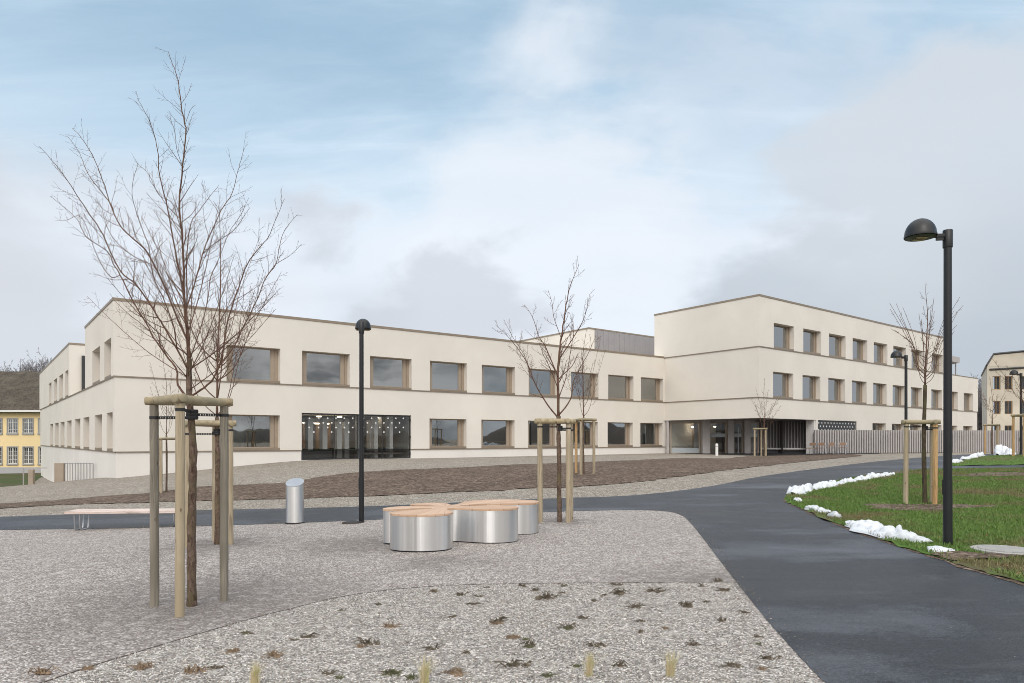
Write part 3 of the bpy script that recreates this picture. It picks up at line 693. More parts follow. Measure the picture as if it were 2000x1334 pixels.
# ground floor of the right front beyond the overhang
f = FB; tb = B_perf[0] - .28
f.wall(m, tb, FB.L + .05, -2.2, Z0, [B_perf] + B_lo, 0.0); f.wall(m, tb, FB.L + .06, Z0, 1.56, [B_perf] + B_lo, STEP)
m.quad(f.pt(tb, -2.2, -STEP), f.pt(tb, 1.56, -STEP), f.pt(tb, 1.56, .6), f.pt(tb, -2.2, .6))
m.quad(f.pt(FB.L + .05, -2.2, -STEP), f.pt(FB.L + .05, 1.56, -STEP), f.pt(FB.L + .05, 1.56, 16), f.pt(FB.L + .05, -2.2, 16))
m.obj('wall', 'plaster', school)
m = MB(); block(m, polyB, Z1, Z2, STEP * 2, {1: B_mid}); m.obj('wall', 'plaster', school)
Q_ = (I_[0] - .595 * .8, I_[1] + .8036 * .8); tE3 = FB.t_at(1842.5)
E3 = (C2[0] + UB.x * tE3, C2[1] + UB.y * tE3)
polyB3 = [Q_, C2, E3, (E3[0] - 8.5, E3[1] + 10.8), (Q_[0] + 6, Q_[1] + 12)]
m = MB(); block(m, polyB3, Z2 + .003, ZB, STEP * 3, {1: B_up}); m.obj('wall', 'plaster', school)
# soffit of the overhang
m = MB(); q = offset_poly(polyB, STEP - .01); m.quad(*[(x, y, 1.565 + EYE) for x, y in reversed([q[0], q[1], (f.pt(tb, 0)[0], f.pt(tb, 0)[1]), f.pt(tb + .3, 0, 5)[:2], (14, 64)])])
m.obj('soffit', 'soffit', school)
# pavilion on the roof
P3 = PX(1150, 64.4, 0)[:2]; P3b = PX(1161, 64.9, 0)[:2]
dl = (Vector((13 - CX, F)).normalized()); dr = Vector((1700, F)).normalized()
P4 = (P3[0] + dl.x * 26, P3[1] + dl.y * 26); P5 = (P3[0] + dr.x * 14, P3[1] + dr.y * 14)
polyP = [P4, P3, P5, (P5[0] - 10, P5[1] + 14), (P4[0] + 9, P4[1] + 8)]
m = MB(); block(m, polyP, Z2, ZB, 0.02); m.obj('wall', 'plaster', school)
fp = Fac(P3, P5); m = MB(); t = fp.t_at(1161)
k = 0
slots = [(fp.t_at(850 + 1187 / 3.336), fp.t_at(850 + 1240 / 3.336)), (fp.t_at(850 + 1293 / 3.336), fp.t_at(850 + 1420 / 3.336))]
while t < 14:
    fp.box(m, t, t + .36, Z2, ZB - .12, -.07 - .012 * (k % 2), -.021); t += .375; k += 1
m.obj('cladding', 'grey_clad', school)
m = MB()
for a, b in slots: fp.box(m, a, b, 7.35, 7.72, -.10, -.075)
m.obj('vent_slot', 'dark_room', school)
# roof edge metal and storey bands
m = MB()
strip(m, polyA2, ZA - .10, ZA + .03, STEP * 2, .035, range(10)); strip(m, polyB3, ZB - .10, ZB + .03, STEP * 3, .035, range(5))
strip(m, polyP, ZB - .10, ZB + .03, .02, .06, range(5)); strip(m, polyB, Z2 - .02, Z2 + .06, STEP * 2, .03, (1, 2))
m.obj('roof_edge', 'bronze', school)
m = MB()
strip(m, polyA, Z0 - .055, Z0 - .004, 0, STEP - .006, (0, 5)); strip(m, polyA, Z1 - .055, Z1 - .004, STEP, STEP - .006, (0, 5))
strip(m, polyB, Z1 - .06, Z1 - .004, STEP, STEP - .006, (0, 1, 2)); strip(m, polyB3, Z2 - .06, Z2 - .001, STEP * 2, STEP - .006, (0, 1))
m2 = m
# do not run the plinth band across the entrance opening: build it in pieces instead
m = MB()
strip(m, polyA, Z1 - .055, Z1 - .004, STEP, STEP - .006, (0, 5)); strip(m, polyA, Z0 - .055, Z0 - .004, 0, STEP - .006, (5,))
FA.box(m, 0, A_ent[0], Z0 - .055, Z0 - .004, -STEP + .006, -STEP + .05); FA.box(m, A_ent[1], FA.L - .01, Z0 - .055, Z0 - .004, -STEP + .006, -STEP + .05)
strip(m, polyB, Z1 - .06, Z1 - .004, STEP, STEP - .006, (0, 1, 2)); strip(m, polyB3, Z2 - .06, Z2 - .001, STEP * 2, STEP - .006, (0, 1))
m.obj('storey_band', 'bronze', school)

# rooms behind the glass
m = MB()
for fac, t0, t1, z0, z1 in ((FA, .5, FA.L, Z1 + .1, ZA - .2), (FA, .5, A_ent[0] - .1, Z0 - .2, Z1 - .1), (FA, A_ent[1] + .2, FA.L, Z0 - .2, Z1 - .1), (FB, .5, FB.L - .5, Z1 + .1, Z2 - .2), (FB, .5, tE3 - .4, Z2 + .1, ZB - .2), (FB, B_perf[1] + .3, FB.L - .5, Z0 - .2, 2.5)):
    m.quad(fac.pt(t0, z0, 4.6), fac.pt(t1, z0, 4.6), fac.pt(t1, z1, 4.6), fac.pt(t0, z1, 4.6))
    tt = t0
    while tt < t1:
        m.quad(fac.pt(tt, z0, .5), fac.pt(tt, z1, .5), fac.pt(tt, z1, 4.6), fac.pt(tt, z0, 4.6)); tt += 8.1
m.obj('room_wall', 'room_wall', school)

def curtain(fac, t0, t1, z0, z1, d, mat, parent, folds=None):
    m = MB(); n = max(8, int((t1 - t0) / .035)); b = 0
    for i in range(n + 1):
        t = t0 + (t1 - t0) * i / n; dd = d + .035 * math.sin(i * 1.35) + .015 * math.sin(i * .47)
        m.v.append(fac.pt(t, z0, dd)); m.v.append(fac.pt(t, z1, dd))
    m.f = [(2 * i, 2 * i + 2, 2 * i + 3, 2 * i + 1) for i in range(n)]
    o = m.obj('curtain', mat, school, smooth='all'); o.location = (0, 0, 0); o.parent = parent; return o
def window(fac, t0, t1, z0, z1, off, jamb=.37, bar=True, cur=None):
    rec = .40; d = rec - off; sill = .13
    m = MB()   # frame: outer ring, mullions, head
    fac.box(m, t0 + .002, t0 + jamb, z0 + sill, z1 - .002, d, d + .10)
    fac.box(m, t1 - jamb, t1 - jamb * .45, z0 + sill, z1 - .002, d + .02, d + .10)
    fac.box(m, t1 - jamb * .45 + .004, t1 - .002, z0 + sill, z1 - .002, d - .03, d + .08)
    fac.box(m, t0 + jamb, t1 - jamb, z1 - .06, z1 - .002, d + .012, d + .10)
    fac.box(m, t0 + jamb, t0 + jamb + .045, z0 + sill, z1 - .06, d + .035, d + .095)
    fac.box(m, t1 - jamb - .05, t1 - jamb - .003, z0 + sill, z1 - .06, d + .035, d + .095)
    fac.box(m, t0 + jamb + .045, t1 - jamb - .05, z0 + sill, z0 + sill + .05, d + .035, d + .095)
    w = m.obj('window', 'bronze_light', school)
    m = MB(); fac.box(m, t0 + .003, t1 - .003, z0 + .003, z0 + sill - .004, -off + .02, d + .07)
    # sloping sill
    s = m.obj('sill', 'bronze', school); sub(s, w)
    m = MB(); m.quad(fac.pt(t0 + jamb + .04, z0 + sill + .04, d + .06), fac.pt(t1 - jamb - .045, z0 + sill + .04, d + .06), fac.pt(t1 - jamb - .045, z1 - .05, d + .06), fac.pt(t0 + jamb + .04, z1 - .05, d + .06))
    s = m.obj('pane', 'window_glass', school); sub(s, w)
    if bar:
        m = MB(); fac.box(m, t0 + jamb, t1 - jamb, z0 + sill + .30, z0 + sill + .335, d + .12, d + .15)
        s = m.obj('guard_rail', 'brass', school); sub(s, w)
    if cur:
        for a, b, mt in cur: curtain(fac, t0 + .1 + (t1 - t0 - .2) * a, t0 + .1 + (t1 - t0 - .2) * b, z0 + sill, z1, d + .32, mt, w)
    return w
for k, (a, b, c, e) in enumerate(A_up): window(FA, a, b, c, e, STEP * 2)
cl = {0: [(.05, .38, 'curtain_pale'), (.38, 1, 'curtain_dark')], 1: [(.0, .3, 'curtain_pale'), (.55, 1, 'curtain_pale')], 2: None, 3: [(.6, 1, 'curtain_dark')], 4: None, 5: None, 6: [(0, 1, 'curtain_pale')]}
for k, (a, b, c, e) in enumerate(A_lo): window(FA, a, b, c, e, STEP, cur=cl.get(k))
for k, (a, b, c, e) in enumerate(B_up): window(FB, a, b, c, e, STEP * 3, .30, False)
for k, (a, b, c, e) in enumerate(B_mid): window(FB, a, b, c, e, STEP * 2, .30, False, [(0, 1, 'curtain_pale')] if k in (3, 4, 6, 7, 8) else None)
for k, (a, b, c, e) in enumerate(B_lo): window(FB, a, b, c, e, STEP, .30, False)
for k, (a, b, c, e) in enumerate(S_lo): window(FS, a, b, c, e, STEP, .25, False)
for k, (a, b, c, e) in enumerate(S_up): window(FS, a, b, c, e, STEP * 2, .25, False)

# --- glazed hall entrance in the long front
def tz(fac, zx, zy, ox, oy, sc, off=0.0):
    """zoomed crop pixel -> (t, z) on a facade"""
    px = ox + zx / sc; py = oy + zy / sc; t = fac.t_at(px, off); D = (fac.p + fac.u * t + fac.n * off).y
    return t, (HZ - py) * D / F
t0, t1 = A_ent[:2]
hall = MB()
FA.box(hall, t0 + .003, t1 - .003, -1.24, -1.17, .30, 7.0)       # floor
hall.obj('floor', 'concrete', school)
m = MB()
m.quad(FA.pt(t0 - .8, -1.2, 7), FA.pt(t1 + .4, -1.2, 7), FA.pt(t1 + .4, 1.6, 7), FA.pt(t0 - .8, 1.6, 7))
m.quad(FA.pt(t0 - .8, 1.52, .4), FA.pt(t1 + .4, 1.52, .4), FA.pt(t1 + .4, 1.52, 7), FA.pt(t0 - .8, 1.52, 7))
m.quad(FA.pt(t1 + .02, -1.2, .43), FA.pt(t1 + .02, 1.6, .43), FA.pt(t1 + .02, 1.6, 7), FA.pt(t1 + .02, -1.2, 7))
m.quad(FA.pt(t0 - .8, -1.2, .43), FA.pt(t0 - .8, 1.6, .43), FA.pt(t0 - .8, 1.6, 7), FA.pt(t0 - .8, -1.2, 7))
m.obj('hall_wall', 'room_wall', school)
m = MB()
for k, a in enumerate((.9, 1.9, 2.7, 3.3, 4.1, 5.0)):     # grey piers standing in the hall
    FA.box(m, t0 + a, t0 + a + .30, -1.17, 1.2, 1.4 + .3 * (k % 2), 1.95 + .3 * (k % 2))
FA.box(m, t0 - .2, t0 + 3.7, 1.08, 1.3, 2.0, 2.6)
for a in (4.0, 5.05, 6.1): FA.box(m, t0 + a, t0 + a + .24, -1.17, 1.45, 1.2, 1.7)
m.obj('pillar', 'white_rail', school)
m = MB()
FA.box(m, t0 + 1.2, t0 + 1.9, -1.15, 1.0, 4.5, 4.6); FA.box(m, t0 + 2.4, t0 + 3.4, -1.15, 1.1, 4.2, 4.3)
m.obj('door', 'room_wood', school)
m = MB(); FA.box(m, t0 + 3.9, t1, -.93, -.82, 1.0, 1.6); m.obj('bench_shelf', 'grey_metal', school)
m = MB(); [FA.box(m, t0 + q_, t0 + q_ + .25, 1.44, 1.48, 4.4, 4.6) for q_ in (1.2, 2.6, 4.0, 5.4, 6.6)]; FA.box(m, t0 + 2.0, t0 + 2.9, .95, 1.02, 3.2, 3.3); FA.box(m, t0 + 3.2, t0 + 3.9, 1.0, 1.07, 3.0, 3.1); FA.box(m, t0 + 1.1, t0 + 1.5, 1.0, 1.06, 3.4, 3.5)  # row of small lamps added to brighten the hall, besides the warm strips
m.obj('ceiling_light', 'warm_lamp', school)
m = MB(); FA.box(m, t0 + .06, t0 + 1.95, -1.12, -.62, .40, .75); m.obj('planter_box', 'dark_metal', school)
m = MB()
tm = FA.t_at(700)
FA.box(m, t0 + .004, t1 - .004, 1.42, 1.498, .03, .12); FA.box(m, t0 + .004, t1 - .004, -1.185, -1.12, .03, .12)
for a in (t0 + .004, tm - .05, t1 - .08): FA.box(m, a, a + .075, -1.12, 1.42, .03, .12)
FA.box(m, t0 + 1.97, t0 + 2.0, -1.12, 1.42, .05, .1); FA.box(m, tm + 1.6, tm + 1.63, -1.12, 1.42, .05, .1)
for z in (-.95, .1, 1.15): FA.box(m, t1 - .085, t1 - .02, z, z + .13, -.03, .03)
ent = m.obj('glazed_door', 'dark_metal', school)
m = MB(); m.quad(FA.pt(t0 + .07, -1.12, .075), FA.pt(t1 - .07, -1.12, .075), FA.pt(t1 - .07, 1.42, .075), FA.pt(t0 + .07, 1.42, .075))
s = m.obj('pane', 'clear_glass', school); sub(s, ent)
m = MB()
rows = [(857, [685, 745, 803, 858, 912, 967, 1037, 1090, 1143, 1197, 1248, 1297]), (887, [652, 714, 775, 830, 885, 940, 1062, 1117, 1170, 1222, 1272]), (917, [683, 744, 803, 858, 912, 967, 1037, 1090, 1143, 1197, 1248, 1297]), (947, [713, 829, 941, 1062, 1170, 1272])]
for yy, xs in rows:
    for x in xs:
        t, z = tz(FA, x, yy, 400, 560, 3.336)
        c = [FA.pt(t + .05 * math.cos(a), z + .05 * math.sin(a), .066) for a in [2 * math.pi * q / 10 for q in range(10)]]
        m.quad(*c)
s = m.obj('white_dots', 'white_paint', school); sub(s, ent)
mirror_door = ent
# --- main entrance under the overhang
FE = Fac((I_[0] + .1, 57.0), (21.6, 56.0))
def entry():
    m = MB()
    tt = lambda px: FE.t_at(px)
    for a, b, d0, d1 in ((1301, 1306, -.3, .6), (1369, 1383, -.9, .5), (1420, 1431, -.45, .5), (1452, 1463, -.45, .5)):
        FE.box(m, tt(a), tt(b), -1.25, 1.56, d0, d1)
    FE.box(m, tt(1306), tt(1475), 1.43, 1.56, -.05, .1)
    m.obj('pillar', 'grey_metal', school)
    for a, b in ((1309, 1368), (1385, 1419), (1432, 1451), (1464, 1482)):
        m = MB(); A, B = tt(a), tt(b)
        FE.box(m, A, A + .10, -1.16, 1.42, .0, .08); FE.box(m, B - .10, B, -1.16, 1.42, .0, .08); FE.box(m, A + .1, B - .1, 1.32, 1.42, .0, .08); FE.box(m, A + .1, B - .1, -1.2, -1.12, .0, .08)
        w = m.obj('glazed_screen', 'bronze_light', school)
        m = MB(); m.quad(FE.pt(A + .1, -1.12, .04), FE.pt(B - .1, -1.12, .04), FE.pt(B - .1, 1.32, .04), FE.pt(A + .1, 1.32, .04))
        sub(m.obj('pane', 'clear_glass', school), w)
        m = MB()
        if a == 1309: m.quad(FE.pt(A + .1, -1.12, .034), FE.pt(B - .1, -1.12, .034), FE.pt(B - .1, -.72, .034), FE.pt(A + .1, -.72, .034))
        else: m.quad(FE.pt(A + .1, .18, .034), FE.pt(B - .1, .18, .034), FE.pt(B - .1, .48, .034), FE.pt(A + .1, .48, .034))
        sub(m.obj('frosted_strip', 'frosted_glass', school), w)
        if a == 1432:
            m = MB(); FE.box(m, (A + B) / 2 - .02, (A + B) / 2 + .02, -1.1, 1.0, -.04, .0); sub(m.obj('handle', 'galvanised', school), w)
    m = MB()
    m.quad(FE.pt(-.5, -1.2, 4.2), FE.pt(9.5, -1.2, 4.2), FE.pt(9.5, 1.55, 4.2), FE.pt(-.5, 1.55, 4.2))
    m.quad(FE.pt(-.5, -1.2, .2), FE.pt(-.5, -1.2, 4.2), FE.pt(-.5, 1.55, 4.2), FE.pt(-.5, 1.55, .2))
    m.quad(FE.pt(9.5, -1.2, .2), FE.pt(9.5, -1.2, 4.2), FE.pt(9.5, 1.55, 4.2), FE.pt(9.5, 1.55, .2))
    m.quad(FE.pt(-.5, -1.15, .1), FE.pt(9.5, -1.15, .1), FE.pt(9.5, -1.15, 4.2), FE.pt(-.5, -1.15, 4.2))
    m.obj('hall_wall', 'dark_room', school)
    m = MB()
    for a, b in ((1312, 1324), (1324.6, 1336), (1349, 1353), (1366, 1369)): FE.box(m, tt(a) + .45, tt(b) + .45, -1.1, .78, 2.0, 2.06)
    m.obj('door', 'room_wood', school)
    m = MB()
    for a, b, z in ((1311, 1331, .93), (1348, 1361, .98)): FE.box(m, tt(a) + .3, tt(b) + .3, z, z + .10, 1.4, 1.5)
    for a in (1392, 1404): FE.box(m, tt(a), tt(a + 5), 1.05, 1.12, 2.4, 2.5)
    m.obj('ceiling_light', 'warm_lamp', school)
    m = MB(); FE.box(m, tt(1354) + .2, tt(1363) + .2, -1.1, 1.5, 1.0, 1.2); m.obj('pillar', 'grey_metal', school)
entry()
# slatted screen in the covered corner and slatted timber-grey bench ledge
fs = Fac(PX(1482, 57.4, 0)[:2], PX(1586, 56.6, 0)[:2])
m = MB(); fs.box(m, -.6, fs.L + .1, -1.2, 1.56, .35, .45); m.obj('back_wall', 'grey_clad', school)
m = MB(); t = .2
while t < fs.L: fs.box(m, t, t + .09, -.82, 1.42, 0, .12); t += .235
m.obj('slat_screen', 'grey_metal', school)
m = MB(); fs.box(m, .1, fs.L, -.84, -.72, -.5, .0); m.obj('ledge', 'white_rail', school)
m = MB(); FB.box(m, B_perf[0] - .45, B_perf[0] - .29, -1.25, 1.56, -.0, .7); m.obj('pillar', 'white_rail', school)
# perforated dark screen
m = MB(); FB.box(m, B_perf[0] + .01, B_perf[1] - .01, -1.2, 1.54, .03, .09); scr = m.obj('perforated_screen', 'dark_metal', school)
m = MB()
for r in range(4):
    z = 1.34 - .28 * r; t = B_perf[0] + .3 + (.25 if r % 2 else 0)
    while t < B_perf[1] - .2:
        c = [FB.pt(t + .075 * math.cos(a), z + .075 * math.sin(a), .024) for a in [2 * math.pi * q / 8 for q in range(8)]]; m.quad(*c); t += .50
sub(m.obj('white_dots', 'white_paint', school), scr)  # white discs stand in for daylight showing through the perforations
# roof terrace notch: louvres
m = MB(); fn = Fac(tuple(N1 + inn * .62), tuple(N1 + inn * 9))
for k in range(7): fn.box(m, .2, 5, 5.75 - .24 * k, 5.86 - .24 * k, -.30, -.22)
fn.box(m, .0, .2, Z1 + .02, 6.0, -.35, -.05)
fn.box(m, .2, 5, 4.2, 4.4, -.30, -.22)
m.obj('louvre', 'dark_metal', school)
m = MB(); fn.box(m, .2, 5, Z1 + .02, 4.2, -.2, -.12); m.obj('terrace_door', 'dark_room', school)
# terrace canopy on the far right end
m = MB()
fc = Fac(E3, E_); fc.box(m, -.1, 7.4, 8.55, 9.15, 1.0, 6.0)
m.obj('canopy', 'grey_metal', school)
m = MB()
for k in range(12): fc.box(m, .1 + .6 * k, .2 + .6 * k, 8.38, 8.53, 1.1, 5.9)
for t in (6.9,): fc.box(m, t, t + .1, Z2, 8.38, 1.2, 1.3)
m.obj('canopy_slats', 'grey_clad', school)
m = MB()
for k in range(60): # grasses standing on the terrace edge
    t = random.uniform(.5, 8); h = random.uniform(.15, .6); a = fc.pt(t, Z2 + .05, 1.2); b = fc.pt(t + random.uniform(-.12, .12), Z2 + .05 + h, 1.2 + random.uniform(-.2, .2))
    m.tube([a, b], [.02, .006], 3)
m.obj('planting', 'dead_plant_brown', school)

# ------------------------------------------------------------------ fences, railings
def slat_fence():
    A = Vector(PX(1592, 54.4, 0)[:2]); B = Vector(PX(2120, 61.0, 0)[:2]); f = Fac(A, B)
    e = empty('slat_fence', (A.x, A.y, GZ(*A)), 'grey vertical slat fence running right from the covered entrance', 'fence')
    m = MB(); t = 0
    while t < f.L:
        p = f.pt(t, 0); g = GZ(p[0], p[1]) - EYE
        f.box(m, t, t + .115 + random.uniform(-.006, .006), g + .05, g + 1.92 + random.uniform(-.004, .004), 0, .16); t += .232
    m.obj('slats', 'grey_metal', e)
    m = MB(); tb = f.t_at(1862); f.box(m, .05, tb, -1.5, .55, .24, .26); m.obj('gap_shade', 'rubber', e)  # dark sheet added behind the slats, standing in for shaded gaps
    m = MB(); t = 0
    while t < f.L - .1:
        for z in (.45, 1.5):
            p = f.pt(t, 0); q = f.pt(min(t + 2, f.L), 0); o = Vector((p[0], p[1], GZ(*p[:2]) + z)); o2 = Vector((q[0], q[1], GZ(*q[:2]) + z))
            dd = -f.n * .05
            m.frame_box(o + Vector((dd.x * 3.2, dd.y * 3.2, 0)), o2 - o, (dd.x, dd.y, 0), (0, 0, .06))
        t += 2
    m.obj('rail', 'dark_metal', e)
slat_fence()
def side_railing():
    a = PX(181, 38.4, -2.2); b = PX(126, 44.5, -2.2); f = Fac(b, a)
    e = empty('stair_railing', (b[0], b[1], GZ(b[0], b[1])), 'white bar railing with a brown end panel beside the left wall of the school', 'railing')
    m = MB(); n = 10
    for k in range(n + 1):
        t = f.L * k / n; zt = -1.36 - .22 * (1 - k / n); f.box(m, t, t + .045, -2.9, zt, 0, .045)
    for zt in (0.0,):
        for k in range(n): f.box(m, f.L * k / n, f.L * (k + 1) / n, -1.37 - .22 * (1 - (k + .5) / n), -1.33 - .22 * (1 - (k + .5) / n), -.01, .04)
    m.obj('bars', 'stone_trim', e)  # white bars coloured grey to stand in for their shading
    c = PX(108, 44.5, 0); m = MB(); m.box(c[0], b[0], 44.4, 44.5, -1.5, -1.55 + EYE); m.obj('end_panel', 'bronze_light', e)
side_railing()
def garden_rail():
    a = PX(35, 46, 0); b = PX(92, 46, 0); z = EYE + (HZ - 914) * 46 / F
    e = empty('garden_rail', (a[0], 46, GZ(a[0], 46)), 'low thin horizontal rail on two posts left of the school corner', 'rail')
    m = MB(); m.box(a[0], b[0], 45.97, 46.03, z - .03, z + .03); m.box(a[0] + .35, a[0] + .4, 45.97, 46.03, GZ(a[0], 46) - .3, z - .03); m.obj('bar', 'grey_metal', e)
    m = MB(); c = PX(57, 44, 0)[0]; d = PX(66, 44, 0)[0]; m.box(c, d, 43.9, 44.1, GZ(c, 44) - .5, EYE + (HZ - 917) * 44 / F)
    tag(m.obj('gate_post', 'bronze_light'), 'squat brown gate post at the edge of the gravel slope, far left', 'post')
garden_rail()

# ------------------------------------------------------------------ neighbour buildings
def yellow_house():
    D = 77.0; x0, x1 = PX(-420, D, 0)[0], PX(150, D, 0)[0]; zb = -3.95; ze = 3.0
    e = empty('yellow_house', ((x0 + x1) / 2, D, zb + EYE), 'yellow two storey house with dark tiled roof beyond the left corner', 'building')
    f = Fac((x0, D), (x1, D))
    wins = []
    for k in range(-13, 5):
        cx = 24.6 + 30.4 * k
        for ya, yb in ((818, 846), (873.5, 905.5)):
            wins.append((f.t_at(cx - 9.2), f.t_at(cx + 9.2), (HZ - yb) * D / F, (HZ - ya) * D / F))
    m = MB(); f.wall(m, 0, f.L, zb + .8, ze, wins, 0, .15)
    for p in ((0, 0), (f.L, 0)): m.quad(f.pt(p[0], zb), f.pt(p[0], ze), f.pt(p[0], ze, 12), f.pt(p[0], zb, 12))
    m.obj('wall', 'plaster_yellow', e)
    m = MB(); f.box(m, -.05, f.L + .05, zb - .6, zb + .8, -.06, .1); m.obj('plinth', 'plaster_grey', e)
    for a, b, c, d in wins:
        m = MB(); r = .11
        f.box(m, a - r, a, c - r, d + r, -.05, .02); f.box(m, b, b + r, c - r, d + r, -.05, .02); f.box(m, a, b, d, d + r, -.05, .02); f.box(m, a - .02 - r, b + r + .02, c - r - .06, c, -.10, .02)
        w = m.obj('window', 'stone_trim', e)
        m = MB()
        for t in (a, (a + b) / 2 - .05, b - .06): f.box(m, t, t + (.1 if a < t < b - .2 else .06), c, d, .04, .10)
        for z in (c, d - .06): f.box(m, a, b, z, z + .06, .043, .097)
        nz = 4
        for k in range(1, nz): z = c + (d - c) * k / nz; f.box(m, a, b, z - .014, z + .014, .05, .09)
        for t in (a + (b - a) * .25, a + (b - a) * .75): f.box(m, t - .014, t + .014, c, d, .052, .088)
        sub(m.obj('sash', 'white_paint', e), w)
        m = MB(); m.quad(f.pt(a, c, .08), f.pt(b, c, .08), f.pt(b, d, .08), f.pt(a, d, .08)); sub(m.obj('pane', 'window_glass', e), w)
    m = MB(); m.quad(f.pt(.2, zb, 1.2), f.pt(f.L - .2, zb, 1.2), f.pt(f.L - .2, ze, 1.2), f.pt(.2, ze, 1.2)); m.obj('room_wall', 'dark_room', e)
    m = MB(); zr = 8.35
    y0, y1 = D - .7, D + 13; ym = D + 7
    v = [(x0 - .5, y0), (x1 + .5, y0), (x1 + .5, y1), (x0 - .5, y1)]
    b = [(x, y, ze + .25 + EYE) for x, y in v]; r1 = (x0 - .5, ym, zr + EYE); r2 = (x1 + .5, ym, zr + EYE)
    nseg = 40
    for k in range(nseg):
        for a in range(10):
            def P(i, j):
                s = i / nseg; t = j / 10; w = .04 * math.sin(i * 1.7) * math.sin(j * 2.1)
                return (b[0][0] + (b[1][0] - b[0][0]) * s, y0 + (ym - y0) * t, b[0][2] + (r1[2] - b[0][2]) * (t ** .92) + w)
            m.quad(P(k, a), P(k + 1, a), P(k + 1, a + 1), P(k, a + 1))
    m.quad(r1, r2, b[2], b[3]); m.quad(b[1], b[2], r2); m.quad(b[3], b[0], r1)
    m.obj('roof', 'roof_tiles', e)
    m = MB(); m.box(x0 - .5, x1 + .5, y0 - .05, y0 + .1, ze + .05 + EYE, ze + .27 + EYE); m.obj('gutter', 'white_paint', e)
    m = MB(); m.box(x0 - .4, x1 + .4, y0 + .1, D + .02, ze + EYE, ze + .2 + EYE); m.obj('eaves', 'dark_room', e)
yellow_house()
def old_block():
    D = 85.0; w = lambda px, py, d=D: ((px - CX) / F * d, EYE + (HZ - py) * d / F)
    e = empty('concrete_block', (w(1990, 880)[0], D, EYE - 1.2), 'weathered beige building with slanted roof edge at the far right', 'building')
    prof = [w(1928, 900), w(2200, 900), w(2200, 672), w(1998, 686), w(1940, 691.5), w(1926, 714)]
    dx = w(1917, 722, 100)[0] - w(1926, 714)[0]
    wins = []
    for cx in (1946.5, 1970, 2003, 2026, 2060, 2083):
        for ya, yb in ((734.5, 761), (783, 809), (831, 857)): wins.append((w(cx - 7.8, 0)[0], w(cx + 7.8, 0)[0], EYE + (HZ - yb) * D / F, EYE + (HZ - ya) * D / F))
    m = MB()
    f = Fac((w(1928, 0)[0], D), (w(2200, 0)[0], D)); x0 = f.p.x
    f.wall(m, 0, f.L, -3, w(0, 716)[1] - EYE, [(a - x0, b - x0, c - EYE, d - EYE) for a, b, c, d in wins], 0, .25)
    zt = w(0, 716)[1]
    m.quad((x0, D - .02, zt), (f.p.x + f.L, D - .02, zt), *[(p[0], D - .02, p[1]) for p in prof[2:]])
    back = [(p[0] + dx, D + 15, p[1] + .1) for p in prof]
    for i in (5,): m.quad((x0, D, prof[0][1]), (x0, D, prof[5][1]), back[5], (back[0][0], back[0][1], prof[0][1]))
    m.quad((prof[5][0], D - .02, prof[5][1]), (prof[4][0], D - .02, prof[4][1]), back[4], back[5])
    m.quad((prof[2][0], D, prof[2][1]), (prof[3][0], D, prof[3][1]), (prof[4][0], D, prof[4][1]), back[4], back[3], back[2])
    m.obj('wall', 'plaster_old', e)
    m = MB()
    ed = [prof[5], prof[4], prof[3], prof[2]]
    m.tube([(p[0], D - .08, p[1]) for p in ed], .13, 4); m.tube([(prof[5][0], D - .08, prof[5][1]), back[5]], .12, 4)
    a = w(1932, 722); b = w(2200, 706); m.tube([(a[0], D - .1, a[1]), (b[0], D - .1, b[1])], .12, 4)
    m.obj('roof_edge', 'dark_metal', e)
    for a, b, c, d in wins:
        m = MB(); r = .08
        m.box(a, a + r, D + .08, D + .16, c, d); m.box(b - r, b, D + .08, D + .16, c, d); m.box(a + r, b - r, D + .08, D + .16, d - r, d); m.box(a + r, b - r, D + .08, D + .16, c, c + r); m.box((a + b) / 2 - .03, (a + b) / 2 + .03, D + .09, D + .15, c + r, d - r)
        wn = m.obj('window', 'room_wood', e)
        m = MB(); m.quad((a + r, D + .13, c + r), (b - r, D + .13, c + r), (b - r, D + .13, d - r), (a + r, D + .13, d - r)); sub(m.obj('pane', 'clear_glass', e), wn)
    m = MB(); m.quad((x0 + 1.6, D + 1, -1), (x0 + f.L, D + 1, -1), (x0 + f.L, D + 1, zt - .2), (x0 + 1.6, D + 1, zt - .2)); m.obj('room_wall', 'dark_room', e)
old_block()

